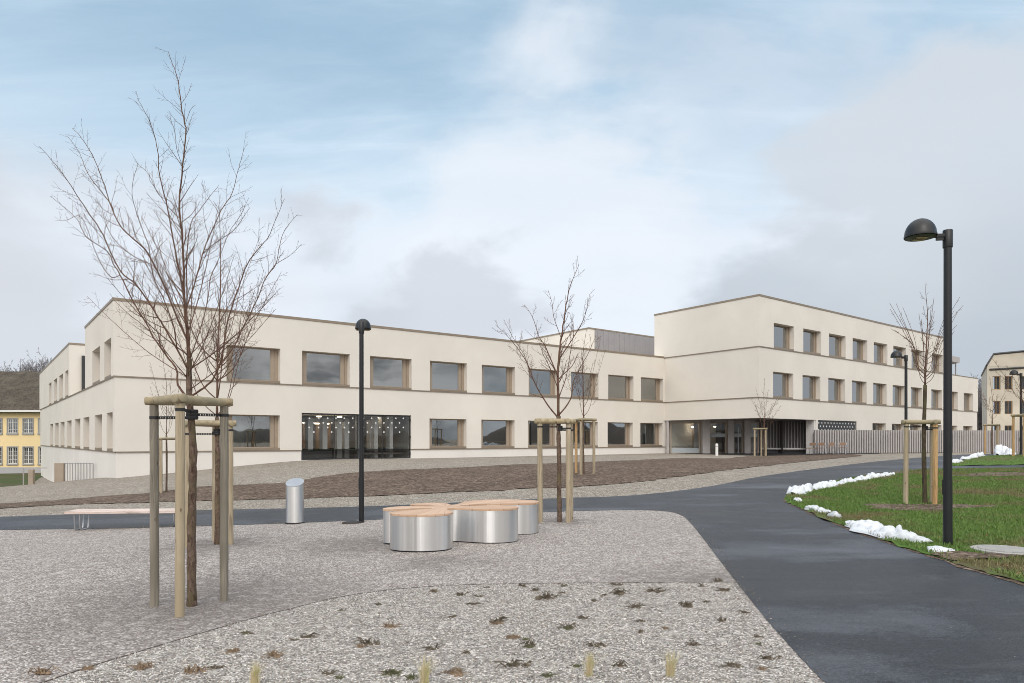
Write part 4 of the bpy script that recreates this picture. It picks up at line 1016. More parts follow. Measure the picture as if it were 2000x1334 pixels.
# ------------------------------------------------------------------ trees
def cr(pts, k=4):
    return [Vector(p) for p in smooth_px([tuple(p) for p in pts], k)]
class Tree:
    def __init__(s, seed, twig_r=.0022, k=1.0): s.k = k; s.tr = MB(); s.br = MB(); s.rr = random.Random(seed); s.tw = twig_r
    def rad_path(s, pts, r0, r1, n, into):
        N = len(pts); into.tube(pts, [r0 + (r1 - r0) * (i / (N - 1)) ** .8 for i in range(N)], n)
    def twigs(s, pts, level, r0, r1, L0, gap, start=.15):
        """side shoots along a path"""
        rr = s.rr; d = 0; nxt = gap * rr.uniform(.5, 1); N = len(pts)
        tot = sum((pts[i + 1] - pts[i]).length for i in range(N - 1)); acc = 0
        side = rr.choice((-1, 1))
        for i in range(N - 1):
            seg = pts[i + 1] - pts[i]; sl_ = seg.length
            while acc + sl_ > nxt:
                f = (nxt - acc) / max(sl_, 1e-6); p = pts[i].lerp(pts[i + 1], f); q = nxt / tot
                nxt += gap * rr.uniform(.6, 1.5)
                if q < start: continue
                t = seg.normalized(); ax = t.cross(Vector((rr.gauss(0, 1), rr.gauss(0, 1), rr.gauss(0, .6)))).normalized()
                side = -side
                dirn = (t * math.cos(R(42)) + ax * side * math.sin(R(rr.uniform(35, 58)))).normalized()
                L = L0 * (1.1 - .75 * q) * rr.uniform(.35, 1.25)
                rb = (r0 + (r1 - r0) * q) * .5
                s.shoot(p, dirn, L, max(rb, s.tw), level)
            acc += sl_
    def shoot(s, p, d, L, r, level):
        rr = s.rr; n = max(3, min(7, int(L / .06))); pts = [p.copy()]; d = d.copy(); z = 1
        for i in range(n):
            z = -z; j = Vector((rr.gauss(0, .10), rr.gauss(0, .10), rr.gauss(0, .08) + .09)); d = (d + j).normalized(); pts.append(pts[-1] + d * (L / n))
        N = len(pts); s.br.tube(pts, [max(s.tw * .6, r * (1 - .75 * i / (N - 1))) for i in range(N)], 3 if level > 0 else 4, cap=False)
        if level < 2 and L > .10: s.twigs(pts, level + 1, r, s.tw, L * .45, max(.045, L * .15), .2)
    def limb(s, pts, r0, r1, L0=.35, gap=.10, k=4, start=.18, n=6):
        r0 *= s.k; r1 *= s.k
        pts = cr(pts, k)
        rr = s.rr; out = []
        for i, p in enumerate(pts): out.append(p + Vector((rr.gauss(0, 1), rr.gauss(0, 1), rr.gauss(0, .4))) * min(r0 * .16, .004) if 0 < i < len(pts) - 1 else p)
        s.rad_path(out, r0, r1, n, s.br); s.twigs(out, 0, r0, r1, L0, gap, start); return out
    def done(s, loc, label, group='young bare trees tied to stakes', mat='bark', tmat='twig'):
        e = empty('bare_tree', loc, label, 'tree', group)
        s.tr.obj('trunk', mat, e, smooth='all'); s.br.obj('crown', tmat, e, smooth='all'); return e
def trunk(T, pts, r0, r1, lump=.07):
    pts = cr(pts, 6); N = len(pts); rr = T.rr
    rad = []
    for i in range(N):
        q = i / (N - 1); r = r0 + (r1 - r0) * q; r *= 1 + lump * math.sin(i * 1.9) + rr.uniform(-lump, lump)
        if i == 0: r *= 1.12
        rad.append(r)
    T.tr.tube(pts, rad, 12, rough=.06)

def tree_one():
    D = 6.55; T = Tree(11, .0013, .84)
    P = lambda px, py, dy=0.0: ((px - CX) / F * (D + dy), D + dy, EYE + (HZ - py) / F * (D + dy))
    def L(pts, dyf, dy0=0.0): n = len(pts) - 1; return [P(a, b, dy0 + (dyf - dy0) * i / n) for i, (a, b) in enumerate(pts)]
    base = P(375, 1185); base = (base[0], base[1], GZ(base[0], base[1]))
    trunk(T, [(base[0], base[1], -.05)] + [P(a, b) for a, b in ((374, 1050), (376, 950), (377, 870), (371, 790), (369, 740), (370, 700))], .045, .022)
    T.limb(L([(370, 702), (366, 650), (363, 625), (359, 575), (358.8, 516), (354.6, 449), (350.4, 390), (356.7, 323), (363, 260), (360, 239), (352.5, 193), (347.5, 155), (338, 126), (328, 100)], .15), .0185, 0.0024, 0.48, 0.061)
    T.limb(L([(366, 775), (361, 770), (348, 752), (345, 722), (330, 701), (300, 659), (288, 635), (261, 590), (235, 537), (222, 516), (210, 491), (172, 466), (161, 449), (147, 424), (98, 383)], .5), 0.0140, 0.0020, 0.46, 0.065)
    T.limb(L([(368, 722), (364, 716), (345, 680), (318, 635), (310, 621), (268, 558), (235, 529), (201, 458), (176, 420), (151, 382), (126, 344), (100, 311), (77, 286)], -.5), 0.0133, 0.0018, 0.48, 0.061)
    T.limb(L([(366, 665), (348, 625), (319, 554), (289, 495), (260, 466), (235, 441), (214, 395), (201, 353), (180, 302), (155, 264), (140.6, 250)], .3), 0.0126, 0.0018, 0.46, 0.061)
    T.limb(L([(222, 412), (214, 395), (184, 357), (168, 332), (155, 298), (132, 266)], .5, .25), 0.0056, 0.0016, 0.29, 0.058)
    T.limb(L([(362, 600), (352, 541), (340, 478), (329, 415), (319, 373), (310, 331), (308, 294), (298, 252), (285, 222), (268, 192)], -.35), 0.0105, 0.0018, 0.41, 0.058)
    T.limb(L([(365, 630), (365, 600), (382, 550), (396, 495), (411, 457), (432, 411), (453, 378), (463, 340), (470, 315), (477, 289)], .35), 0.0105, 0.0018, 0.46, 0.061)
    T.limb(L([(371, 775), (387, 765), (411, 746), (428, 715), (438, 670), (445, 625), (466, 562), (483, 516), (504, 487), (525, 462), (537, 432), (556, 388)], -.3), 0.0133, 0.0018, 0.46, 0.061)
    T.limb(L([(428, 715), (455, 680), (476, 638), (503, 583), (520, 541), (539, 516), (549, 466), (562, 441), (581, 419)], .1, -.1), 0.0091, 0.0018, 0.41, 0.061)
    T.limb(L([(520, 541), (539, 516), (566, 499), (590, 476)], .2, .05), 0.0049, 0.0016, 0.25, 0.058)
    T.limb(L([(365, 640), (365, 583), (365, 499), (373, 436), (390, 411), (411, 382), (428, 361)], .5), 0.0091, 0.0018, 0.41, 0.061)
    T.limb(L([(371, 700), (375, 690), (392, 640), (405, 590), (412, 540), (430, 500), (447, 455), (470, 420), (486, 386)], .6), 0.0084, 0.0018, 0.41, 0.065)
    T.limb(L([(396, 495), (420, 475), (457, 449), (478, 420), (488, 405)], .1, .2), 0.0049, 0.0016, 0.28, 0.058)
    T.limb(L([(235, 537), (215, 540), (190, 500), (160, 425), (130, 430), (108, 430)], .9, .4), 0.0056, 0.0016, 0.30, 0.065)
    T.limb(L([(345, 680), (340, 640), (322, 590), (300, 540), (290, 480), (275, 440), (262, 400), (258, 365), (270, 318)], -.9, -.1), 0.0084, 0.0016, 0.39, 0.065)
    T.limb(L([(319, 554), (300, 520), (260, 500), (225, 470), (208, 440), (196, 400), (182, 395)], .9, .2), 0.0063, 0.0016, 0.34, 0.065)
    T.limb(L([(354, 449), (345, 420), (335, 395), (310, 380), (290, 340), (262, 314)], .4, .05), 0.0049, 0.0016, 0.28, 0.058)
    T.limb(L([(356, 323), (345, 290), (340, 250), (322, 225)], -.2, .08), 0.0035, 0.0016, 0.23, 0.058)
    T.limb(L([(361, 245), (372, 215), (382, 205)], .1, .08), 0.0028, 0.0016, 0.14, 0.058)
    T.limb(L([(352, 205), (366, 185), (374, 163)], .1, .08), 0.0028, 0.0016, 0.11, 0.058)
    rr = random.Random(77)
    for k in range(15):      # finer limbs filling the fan
        y0 = rr.uniform(630, 765); a = -1 + 2 * (k + .5) / 15 + rr.uniform(-.06, .06); x0 = 368; top = 300 + 330 * abs(a) ** 1.3 + rr.uniform(0, 150); ex_ = 365 + a * 205; yb = min(top, y0 - 160)
        mid = (x0 + (ex_ - x0) * .38, y0 - (y0 - yb) * .30); m2_ = (x0 + (ex_ - x0) * .72, y0 - (y0 - yb) * .66)
        T.limb(L([(x0, y0), mid, m2_, (ex_, yb)], rr.uniform(-.9, .9)), rr.uniform(.0055, .0085), .0016, .34, .075)
    T.done(base, 'tallest bare young tree between three stout stakes in the left foreground')
tree_one()
def tree_three():
    D = 13.05; T = Tree(23, .003)
    P = lambda px, py, dy=0.0: ((px - CX) / F * (D + dy), D + dy, EYE + (HZ - py) / F * (D + dy))
    def L(pts, dyf, dy0=0.0): n = len(pts) - 1; return [P(a, b, dy0 + (dyf - dy0) * i / n) for i, (a, b) in enumerate(pts)]
    g = P(1093.5, 1017); b = (g[0], g[1], GZ(g[0], g[1]))
    trunk(T, [(b[0], b[1], b[2] - .05)] + [P(a, c) for a, c in ((1092, 960), (1092, 900), (1091, 850), (1091, 813))], .046, .04)
    T.limb(L([(1091, 815), (1089.6, 731), (1093.7, 677), (1100, 636), (1106, 595), (1114, 558), (1131, 516)], .2), 0.0285, 0.0032, 0.61, 0.105)
    T.limb(L([(1091, 818), (1065, 784), (1044, 747), (1028, 706), (999, 665), (968, 634)], -.5), 0.0165, 0.0024, 0.55, 0.105)
    T.limb(L([(1089.6, 735), (1065, 677), (1052, 656), (1040, 619), (1024, 595)], .5), 0.0135, 0.0024, 0.50, 0.105)
    T.limb(L([(1092, 810), (1114, 780), (1122, 739), (1147, 694), (1164, 656)], .3), 0.0165, 0.0024, 0.55, 0.105)
    T.limb(L([(1093, 700), (1127, 648), (1143, 615), (1152, 574)], -.4), 0.0120, 0.0024, 0.50, 0.105)
    T.limb(L([(1046, 750), (1036, 731), (1024, 694), (1003, 661), (984, 624)], .3, -.1), 0.0090, 0.0024, 0.44, 0.105)
    T.limb(L([(1090, 760), (1075, 720), (1060, 690), (1048, 650)], -.5), 0.0097, 0.0024, 0.44, 0.105)
    T.limb(L([(1090, 780), (1105, 740), (1112, 700), (1120, 650), (1118, 620)], .6), 0.0105, 0.0024, 0.44, 0.105)
    T.limb(L([(1096, 660), (1082, 620), (1078, 590), (1070, 565)], .2), 0.0075, 0.0024, 0.39, 0.098)
    T.done(b, 'bare young tree in stakes behind the round metal bench')
tree_three()
def gen_tree(px, D, base_py, fork_py, top_py, spread_px, seed, label, r0=.04, n_l=9, L0=.45, gap=.16, twig=.003, thin=False, mat='bark', group='young bare trees tied to stakes', z=None):
    T = Tree(seed, twig, .85); rr = T.rr; x = (px - CX) / F * D; zb = GZ(x, D) if z is None else z
    zf = EYE + (HZ - fork_py) / F * D; zt = EYE + (HZ - top_py) / F * D; H = zt - zf; sp = spread_px / F * D / 2
    T_pts = [(x, D, zb - .05), (x + rr.gauss(0, .02), D, zb + (zf - zb) * .5), (x, D, zf)]
    trunk(T, T_pts, r0, r0 * .75)
    ldr = [(x, D, zf - .02), (x + rr.gauss(0, .03), D + rr.gauss(0, .03), zf + H * .3), (x + rr.gauss(0, .06), D + rr.gauss(0, .06), zf + H * .65), (x + rr.gauss(0, .1), D, zt)]
    T.limb(ldr, r0 * .58, twig, L0, gap * .8)
    for k in range(n_l):
        a = 2 * math.pi * (k * .618) + rr.uniform(-.3, .3); h0 = zf + H * (.32 * k / n_l) * rr.uniform(.7, 1.2) if k > 2 else zf + .02
        ht = zf + H * rr.uniform(.5, .9) * (1.0 if k > 2 else .85); s_ = sp * rr.uniform(.7, 1.05)
        dx, dy = math.cos(a), math.sin(a); rise = ht - h0
        T.limb([(x, D, h0), (x + dx * s_ * .28, D + dy * s_ * .28, h0 + rise * .14), (x + dx * s_ * (.55 if not thin else .45), D + dy * s_ * .5, h0 + rise * .5), (x + dx * s_, D + dy * s_, ht)], r0 * (.32 if not thin else .20) * rr.uniform(.6, 1), twig, L0 * (.85 if not thin else .35), gap * (.75 if not thin else 1.6))
    return T.done((x, D, zb), label, group, mat)
gen_tree(424, 10.75, 1060, 815, 395, 250, 31, 'bare young tree in stakes just behind the tallest one', .045, 11, .5, .12, .0028)
gen_tree(325, 24.0, 962, 850, 690, 75, 32, 'small slender bare tree in stakes on the soil strip near the left corner', .035, 7, .4, .2, .004)
gen_tree(1140, 24.4, 925, 815, 640, 80, 33, 'slim bare tree in orange and pale stakes on the soil strip before the long front', .045, 8, .45, .2, .004)
gen_tree(1493, 48.7, 890, 838, 738, 62, 34, 'small pale bare tree in stakes in front of the covered main entrance', .05, 9, .5, .35, .007, group='young bare trees tied to stakes')
gen_tree(1807, 15.7, 988, 752, 558, 130, 35, 'bare tree with long upright shoots in stakes on the lawn', .05, 22, .5, .2, .0042, True, 'bark_dark')
gen_tree(1938, 47, 883, 820, 735, 70, 36, 'thin bare tree in stakes before the slat fence at the far right', .05, 8, .5, .4, .007)
gen_tree(2003, 32, 892, 800, 668, 150, 37, 'bare tree at the right edge of the picture beside the farthest lamp', .05, 11, .6, .3, .0055)

def support(px, D, rot, hgt, side, label, wood=('post_wood', 'post_wood', 'post_wood_grey'), r=.048, pts=None, strap=True, ty=None):
    x = (px - CX) / F * D; z0 = GZ(x, D)
    e = empty('tree_support', (x, D, z0), label, 'tree support', 'wooden stake frames round young trees')
    if pts is None:
        pts = [(x + side / math.sqrt(3) * math.cos(R(rot + 120 * k)), D + side / math.sqrt(3) * math.sin(R(rot + 120 * k))) for k in range(3)]
    zt = z0 + hgt
    for k, (a, b) in enumerate(pts):
        m = MB(); zg = GZ(a, b); lean = (random.gauss(0, .006), random.gauss(0, .006))
        NP = 14; P_ = [(a + lean[0] * (1 - i / NP) + random.gauss(0, .0012), b + lean[1] * (1 - i / NP), zg - .12 + (zt - zg + .12) * i / NP) for i in range(NP + 1)]
        m.tube(P_, [r * (1.03 - .05 * i / NP) * random.uniform(.985, 1.015) for i in range(NP + 1)], 14, rough=.015)
        m.obj('post', wood[k % len(wood)], e, smooth=True)
    for k in range(3):
        a, b = Vector(pts[k]), Vector(pts[(k + 1) % 3]); u = (b - a).normalized(); m = MB(); w = Vector((-u.y, u.x)); ext = r * 1.9
        A = a - u * ext; B = b + u * ext
        R_ = r * 1.0; zr = zt + R_ * .86 + .004 * k; uu = Vector((u.x, u.y, 0)); Pa = Vector((A.x, A.y, zr)); Pb = Vector((B.x, B.y, zr)); NN = 10
        pp = [Pa - uu * .004, Pa, Pa + uu * .012] + [Pa.lerp(Pb, i / NN) for i in range(1, NN)] + [Pb - uu * .012, Pb, Pb + uu * .004]
        m.tube(pp, [R_ * .80, R_ * .93, R_] + [R_ * random.uniform(.97, 1.03) for _ in range(1, NN)] + [R_, R_ * .93, R_ * .80], 14)
        m.obj('rail', 'bar_wood', e, smooth=True)
    if strap:
        for k, (a, b) in enumerate(pts):
            m = MB(); zs = zt - .075 - .03 * k; c = Vector((a, b)); tt = Vector((x, D) if ty is None else ty); u = (tt - c).normalized(); w = Vector((-u.y, u.x)) * r * 1.1
            # loop round the post
            ring = [(a + r * 1.06 * math.cos(q), b + r * 1.06 * math.sin(q)) for q in [2 * math.pi * i / 16 for i in range(16)]]
            for i in range(16):
                p, q = ring[i], ring[(i + 1) % 16]; m.quad((p[0], p[1], zs), (q[0], q[1], zs), (q[0], q[1], zs + .028), (p[0], p[1], zs + .028))
            L = (tt - c).length - .05; n = max(3, int(L / .028))
            for i in range(n):
                p = c + u * (r + (L - r) * i / n); q = c + u * (r + (L - r) * (i + .62) / n)
                for s_ in (-1, 1):
                    off = Vector((-u.y, u.x)) * .006 * s_
                    m.quad((p.x + off.x, p.y + off.y, zs), (q.x + off.x, q.y + off.y, zs), (q.x + off.x, q.y + off.y, zs + .028), (p.x + off.x, p.y + off.y, zs + .028))
            for h in (0, .022):
                p = c + u * r; q = c + u * L; o = Vector((p.x, p.y, zs + h)); m.frame_box(o, (q.x - p.x, q.y - p.y, 0), (-u.y * .008, u.x * .008, 0), (0, 0, .006))
            m.lathe([(.052, 0), (.056, .018), (.052, .036)], (tt.x, tt.y, zs - .004), 12, False, False)
            m.obj('strap', 'rubber', e)
    return e
support(375, 6.5, 0, 1.93, .62, 'large stake frame round the tallest tree in the left foreground', ('post_wood', 'post_wood_grey', 'post_wood_grey'), .040,
        pts=[(-2.99, 6.15), (-2.85, 6.76), (-3.44, 6.56)], ty=(-3.07, 6.55))
support(424, 10.75, 10, 1.86, .62, 'stake frame right behind the largest one, with one pale post showing', ('post_wood', 'post_wood', 'post_wood'), .046, pts=[(-4.42, 10.70), (-4.85, 11.15), (-4.98, 10.50)], ty=(-4.645, 10.75))
support(1090, 13.0, 0, 1.88, .62, 'pale stake frame behind the round metal bench', ('post_wood',), .05, pts=[(.53, 13.0), (1.07, 12.95), (1.14, 13.25)], ty=(.915, 13.05))
support(325, 24.0, 30, 1.85, .62, 'slim stake frame on the soil strip near the left corner of the school', ('post_wood',), .04, strap=False)
support(1140, 24.4, 10, 1.9, .65, 'stake frame with one orange post on the soil strip before the long front', ('post_wood', 'post_wood_orange', 'post_wood'), .05, strap=False)
support(1485, 48.7, 30, 1.9, .75, 'small pale stake frame before the covered main entrance', ('post_wood',), .06, pts=[((1474 - CX) / F * 48.9, 48.9), ((1495.5 - CX) / F * 48.6, 48.6), ((1487 - CX) / F * 49.4, 49.4)], strap=False)
support(1803, 15.7, 0, 1.88, .62, 'stake frame with orange and pale posts on the lawn', ('post_wood', 'post_wood_orange', 'post_wood'), .052, pts=[((1770 - CX) / F * 15.75, 15.75), ((1827 - CX) / F * 15.5, 15.5), ((1821 - CX) / F * 16.0, 16.0)], ty=((1807 - CX) / F * 15.7, 15.7))
support(1940, 47, 30, 1.95, .8, 'stake frame before the slat fence, right of the tall lamp', ('post_wood', 'post_wood_orange', 'post_wood'), .06, strap=False)
support(1995, 32, 180, 1.9, .8, 'orange stake frame at the right edge of the picture', ('post_wood_orange',), .055, pts=[((1979 - CX) / F * 32, 32), ((2012 - CX) / F * 32.3, 32.3), ((2000 - CX) / F * 31.4, 31.4)], strap=False)

# ------------------------------------------------------------------ far trees and hill
def hill():
    m = MB(); n = 60
    for i in range(n + 1):
        x = -420 + 560 * i / n; h = 28 * math.exp(-((x + 330) / 150) ** 2) + 1.5 * math.sin(x * .05) + 3
        m.v += [(x, 250, -6), (x, 290, max(h, -5)), (x, 380, -6)]
    for i in range(n):
        a = 3 * i; m.f += [(a, a + 3, a + 4, a + 1), (a + 1, a + 4, a + 5, a + 2)]
    tag(m.obj('hill', 'field', smooth='all'), kind='structure')
hill()
def unseen_hill():  # unseen hill added behind the camera for the window panes to mirror
    m = MB(); n = 240; rr = random.Random(5)
    for i in range(n + 1):
        a = R(52 + 256 * i / n); r = 150; h = min(1, i / 12, (n - i) / 12) * 1.0 + 2.2 + 3.5 * math.sin(i * .09) + 1.6 * math.sin(i * .41) + .9 * math.sin(i * 1.7) + rr.uniform(-.8, 1.1); x, y = math.sin(a) * r, math.cos(a) * r
        m.v += [(x, y, -5), (x * 1.06, y * 1.06, h * .8), (x * 1.15, y * 1.15, h + 2), (x * 1.6, y * 1.6, -6)]
    for i in range(n):
        for k in range(3): a = 4 * i + k; m.f.append((a, a + 4, a + 5, a + 1))
    tag(m.obj('hill', 'winter_wood', smooth='all'), kind='structure')
unseen_hill()
def far_tree(px, D, top_py, seed, label, w=70, z=None, group='bare trees behind the houses'):
    x = (px - CX) / F * D; T = Tree(seed, .022); rr = T.rr; zb = z if z is not None else -2.2; zt = EYE + (HZ - top_py) / F * D; H = zt - zb; sp = w / F * D / 2
    T.tr.tube([(x, D, zb), (x + .1, D, zb + H * .35)], [.35, .25], 7)
    T.limb([(x + .1, D, zb + H * .33), (x, D, zb + H * .7), (x + rr.gauss(0, .3), D, zt)], .24, .03, H * .25, H * .03, 3, .1, 5)
    for k in range(22):
        a = k * 2.4; h0 = zb + H * (.3 + .35 * k / 22); ht = zb + H * rr.uniform(.72, .97); dx = math.cos(a) * sp * rr.uniform(.6, 1.1); dy = math.sin(a) * sp
        T.limb([(x, D, h0), (x + dx * .5, D + dy * .5, (h0 * .6 + ht * .4)), (x + dx, D + dy, ht)], .12, .03, H * .22, H * .018, 3, .1, 4)
    return T.done((x, D, zb), label, group, 'hazy_twig', 'hazy_twig')
far_tree(40, 120, 708, 51, 'leftmost grey bare tree showing above the tiled roof', 62)
far_tree(62, 125, 701, 52, 'bare tree above the tiled roof, second from the school corner', 55)
far_tree(88, 118, 698, 53, 'bare tree above the tiled roof touching the school corner', 60)
far_tree(1911, 105, 770, 54, 'dark bare tree in the gap between the school and the beige building', 30)
far_tree(1900, 125, 735, 55, 'bare tree behind the roof terrace of the school', 50)

# ------------------------------------------------------------------ lamps
def lamp(px, D, H, ang, label, r=.07, reach=.42, RD=.212):
    x = (px - CX) / F * D; z0 = GZ(x, D) - .02
    e = empty('street_lamp', (x, D, z0), label, 'street lamp', 'black path lamps with a domed head')
    u = Vector((math.cos(R(ang)), math.sin(R(ang)), 0)); o = Vector((x, D, z0))
    m = MB(); m.lathe([(r * 1.12, 0), (r * 1.04, H * .22), (r * 1.0, H * .235), (r * .93, H * .96)], tuple(o), 24); m.obj('pole', 'lamp_black', e, smooth=True)
    m = MB(); m.lathe([(r * 1.12, H * .945), (r * 1.16, H * .948), (r * 1.16, H * .998), (r * 1.06, H)], tuple(o), 24); m.obj('collar', 'lamp_black', e, smooth=True)
    m = MB(); w = Vector((-u.y, u.x, 0)); a = o + u * r * .8 + Vector((0, 0, H * .985)); b = o + u * (reach - .12) + Vector((0, 0, H * .985))
    m.frame_box(a - w * .035 - Vector((0, 0, .03)), (b - a), w * .07, (0, 0, .045))
    m.frame_box(a - w * .02 - Vector((0, 0, .075)), (b - a) * .75, w * .04, (0, 0, .044)); m.obj('arm', 'lamp_black', e)
    c = o + u * (reach + .06) + Vector((0, 0, H - .085))
    m = MB(); prof = [(RD * 1.02, -.005), (RD * 1.03, .015)] + [(RD * math.cos(q), .03 + RD * 1.12 * math.sin(q)) for q in [R(a_) for a_ in (3, 15, 28, 40, 52, 64, 75, 84, 89)]]
    m.lathe(prof, tuple(c), 36, False, True); m.obj('dome', 'lamp_black', e, smooth=True)
    m = MB(); m.lathe([(RD * .98, -.012), (RD * .6, -.022), (.001, -.024)], tuple(c), 32, False, False)
    hd = m.obj('lamp_glass', 'dark_metal', e, smooth=True)
    m = MB()
    for s in (-1, 1): q = c + w * .06 * s + Vector((0, 0, -.03)); m.box(q.x - .075, q.x + .075, q.y - .025, q.y + .025, q.z - .004, q.z + .006)
    m.obj('reflector', 'brass', e)
    m = MB(); q = o + Vector((-r * 1.12, -.03, H * .17)); m.frame_box(q, (.02, 0, 0), (0, .06, 0), (0, 0, .22)); m.obj('hatch', 'lamp_black', e)
    return e
lamp(1851, 10.06, 4.70, 172, 'tall black lamp post in the foreground at the edge of the lawn', .057, .315)
lamp(706, 13.45, 3.95, 95, 'black lamp post standing left of the round metal bench', .046, .20, .155)
lamp(1769.5, 29.0, 4.62, 180, 'black lamp post behind the stake frame on the lawn', .06, .35, .22)
lamp(1994, 41.0, 4.95, 180, 'farthest black lamp post by the right edge of the picture', .065, .36, .22)

# ------------------------------------------------------------------ round bench
def round_bench():
    cx, cy = -1.05, 10.75; g = GZ(cx, cy); e = empty('round_bench', (cx, cy, g), 'large flower shaped steel bench with slatted pinkish wood top on the gravel', 'bench')
    pts = [(-1.24, 10.49), (-1.36, 10.39), (-1.52, 10.27), (-1.69, 10.13), (-1.77, 9.94), (-1.70, 9.75), (-1.52, 9.65), (-1.31, 9.62), (-1.11, 9.66), (-.94, 9.77), (-.87, 9.95), (-.90, 10.14), (-.98, 10.32), (-1.0, 10.46), (-.92, 10.56), (-.78, 10.55), (-.6, 10.47), (-.4, 10.41), (-.17, 10.42), (.0, 10.5), (.09, 10.66), (.07, 10.85), (-.08, 10.98), (-.3, 11.0), (-.55, 10.93), (-.74, 10.87), (-.84, 10.95), (-.70, 11.12), (-.45, 11.26), (-.1, 11.32), (.15, 11.33), (.34, 11.4), (.44, 11.58), (.44, 11.8), (.30, 11.97), (.0, 12.05), (-.29, 12.06), (-.58, 11.95), (-.77, 11.75), (-.84, 11.5), (-.90, 11.22), (-.99, 11.10), (-1.04, 11.22), (-1.10, 11.35), (-1.22, 11.43), (-1.38, 11.44), (-1.55, 11.36), (-1.66, 11.22), (-1.62, 11.08), (-1.45, 11.03), (-1.28, 10.99), (-1.24, 10.93), (-1.35, 10.88), (-1.52, 10.89), (-1.70, 10.87), (-1.86, 10.77), (-1.96, 10.6), (-1.97, 10.44), (-1.87, 10.36), (-1.70, 10.42), (-1.50, 10.54), (-1.33, 10.60), (-1.24, 10.56)]
    pts = [(a - cx, b - cy) for a, b in pts]
    loop = smooth_px([pts[-1]] + pts + pts[:2], 4); loop = loop[4:-5]
    def off(k): return [(x * 1, y * 1) for x, y in offset_poly(loop, k)]
    def ring(m, poly, z0, z1, cap=True):
        b = len(m.v); n = len(poly); m.v += [(x, y, z0) for x, y in poly] + [(x, y, z1) for x, y in poly]
        for i in range(n): j = (i + 1) % n; m.f.append((b + i, b + j, b + n + j, b + n + i))
        if cap:
            m.f += [tuple(b + n + i for i in range(n)), tuple(b + i for i in reversed(range(n)))]
    h = .535
    m = MB(); ring(m, off(-.035), -.05, .03); o = m.obj('base', 'rubber', e, origin=None, smooth=True); o.location = (0, 0, 0)
    m = MB(); ring(m, loop, .022, h - .03); o = m.obj('drum', 'brushed_steel', e, smooth=True); o.location = (0, 0, 0)
    m = MB(); ring(m, off(.006), h - .028, h); o = m.obj('seat', 'pod_wood', e, smooth=True); o.location = (0, 0, 0)
round_bench()
def litter_bin():
    x = (576 - CX) / F * 13.6; D = 13.6; z = GZ(x, D); e = empty('litter_bin', (x, D, z), 'brushed steel cylinder bin with slanted top on the gravel by the path', 'bin')
    r = .175; h = .90; n = 40; m = MB(); m.v = [(r * math.cos(2 * math.pi * k / n), r * math.sin(2 * math.pi * k / n), .03) for k in range(n)] + [(r * math.cos(2 * math.pi * k / n), r * math.sin(2 * math.pi * k / n), h - .085 + .10 * (r * math.sin(2 * math.pi * k / n) / r) * .75) for k in range(n)]
    m.f = [(k, (k + 1) % n, n + (k + 1) % n, n + k) for k in range(n)]
    o = m.obj('body', 'brushed_steel', e, smooth=True); o.location = (0, 0, 0)
    m = MB(); q = [(r * 1.005 * math.cos(2 * math.pi * k / n), r * 1.005 * math.sin(2 * math.pi * k / n), h - .08 + .075 * math.sin(2 * math.pi * k / n)) for k in range(n)]; m.v = q + [(a, b, c - .012) for a, b, c in q]
    m.f = [tuple(range(n))] + [(n + k, n + (k + 1) % n, (k + 1) % n, k) for k in range(n)]
    o = m.obj('lid', 'galvanised', e); o.location = (0, 0, 0)
    m = MB(); m.lathe([(r * 1.08, -.03), (r * 1.08, .018), (r * .9, .03)], (0, 0, 0), 32); o = m.obj('base', 'rubber', e, smooth=True); o.location = (0, 0, 0)
litter_bin()
def plank_bench():
    a = hit(143, 1038); b = hit(340, 1029); A = Vector(a[:2]); B = Vector(b[:2]); u = (B - A).normalized(); w = Vector((-u.y, u.x)); z = a[2]; h = .40
    e = empty('park_bench', (a[0], a[1], z), 'low backless wooden bench on bent steel legs at the left', 'bench')
    m = MB(); L = (B - A).length + .28; o = A - u * .16 - w * .02
    for k in range(4):
        q = o + w * (.115 * k + .004 * k); m.frame_box((q.x, q.y, z + h - .055), (u.x * L, u.y * L, 0), (w.x * .112, w.y * .112, 0), (0, 0, .055))
    m.obj('seat', 'bench_wood_pale', e, bevel=.006)
    for t in (.0, (B - A).length - .02):
        m = MB(); c = A + u * t
        for s in (0, .10):
            p = c + u * s
            m.tube([(p.x + w.x * .04, p.y + w.y * .04, z + h - .06), (p.x + w.x * .06, p.y + w.y * .06, z + .06), (p.x + w.x * .09, p.y + w.y * .09, z + .018), (p.x + w.x * .34, p.y + w.y * .34, z + .018), (p.x + w.x * .37, p.y + w.y * .37, z + .06), (p.x + w.x * .41, p.y + w.y * .41, z + h - .06)], .014, 8)
        m.obj('leg', 'galvanised', e, smooth=True)
plank_bench()
def cover(px, py, rx, mat, label, slots):
    h = hit(px, py); e = empty('manhole_cover', (h[0], h[1], h[2] + (.05 if rx > .3 else -.003)), label, 'manhole cover')
    m = MB(); m.lathe([(rx, -.06), (rx, .012), (rx * .97, .018), (rx * .97, .018)], (0, 0, 0), 40); o = m.obj('frame', mat, e, smooth=True); o.location = (0, 0, 0)
    m = MB()
    for k in range(-6, 7):
        yy = k * rx * .12; w = math.sqrt(max(.01, (rx * .78) ** 2 - yy ** 2)); m.box(-w, w, yy - rx * .03, yy + rx * .03, .02, .026)
    o = m.obj('grid', slots, e); o.location = (0, 0, 0)
cover(1965, 1082, .42, 'concrete', 'round grey manhole cover in the grass right of the tall lamp', 'stone_trim')
cover(690, 1021.5, .22, 'edging_steel', 'small dark manhole cover at the foot of the middle lamp', 'dark_metal')
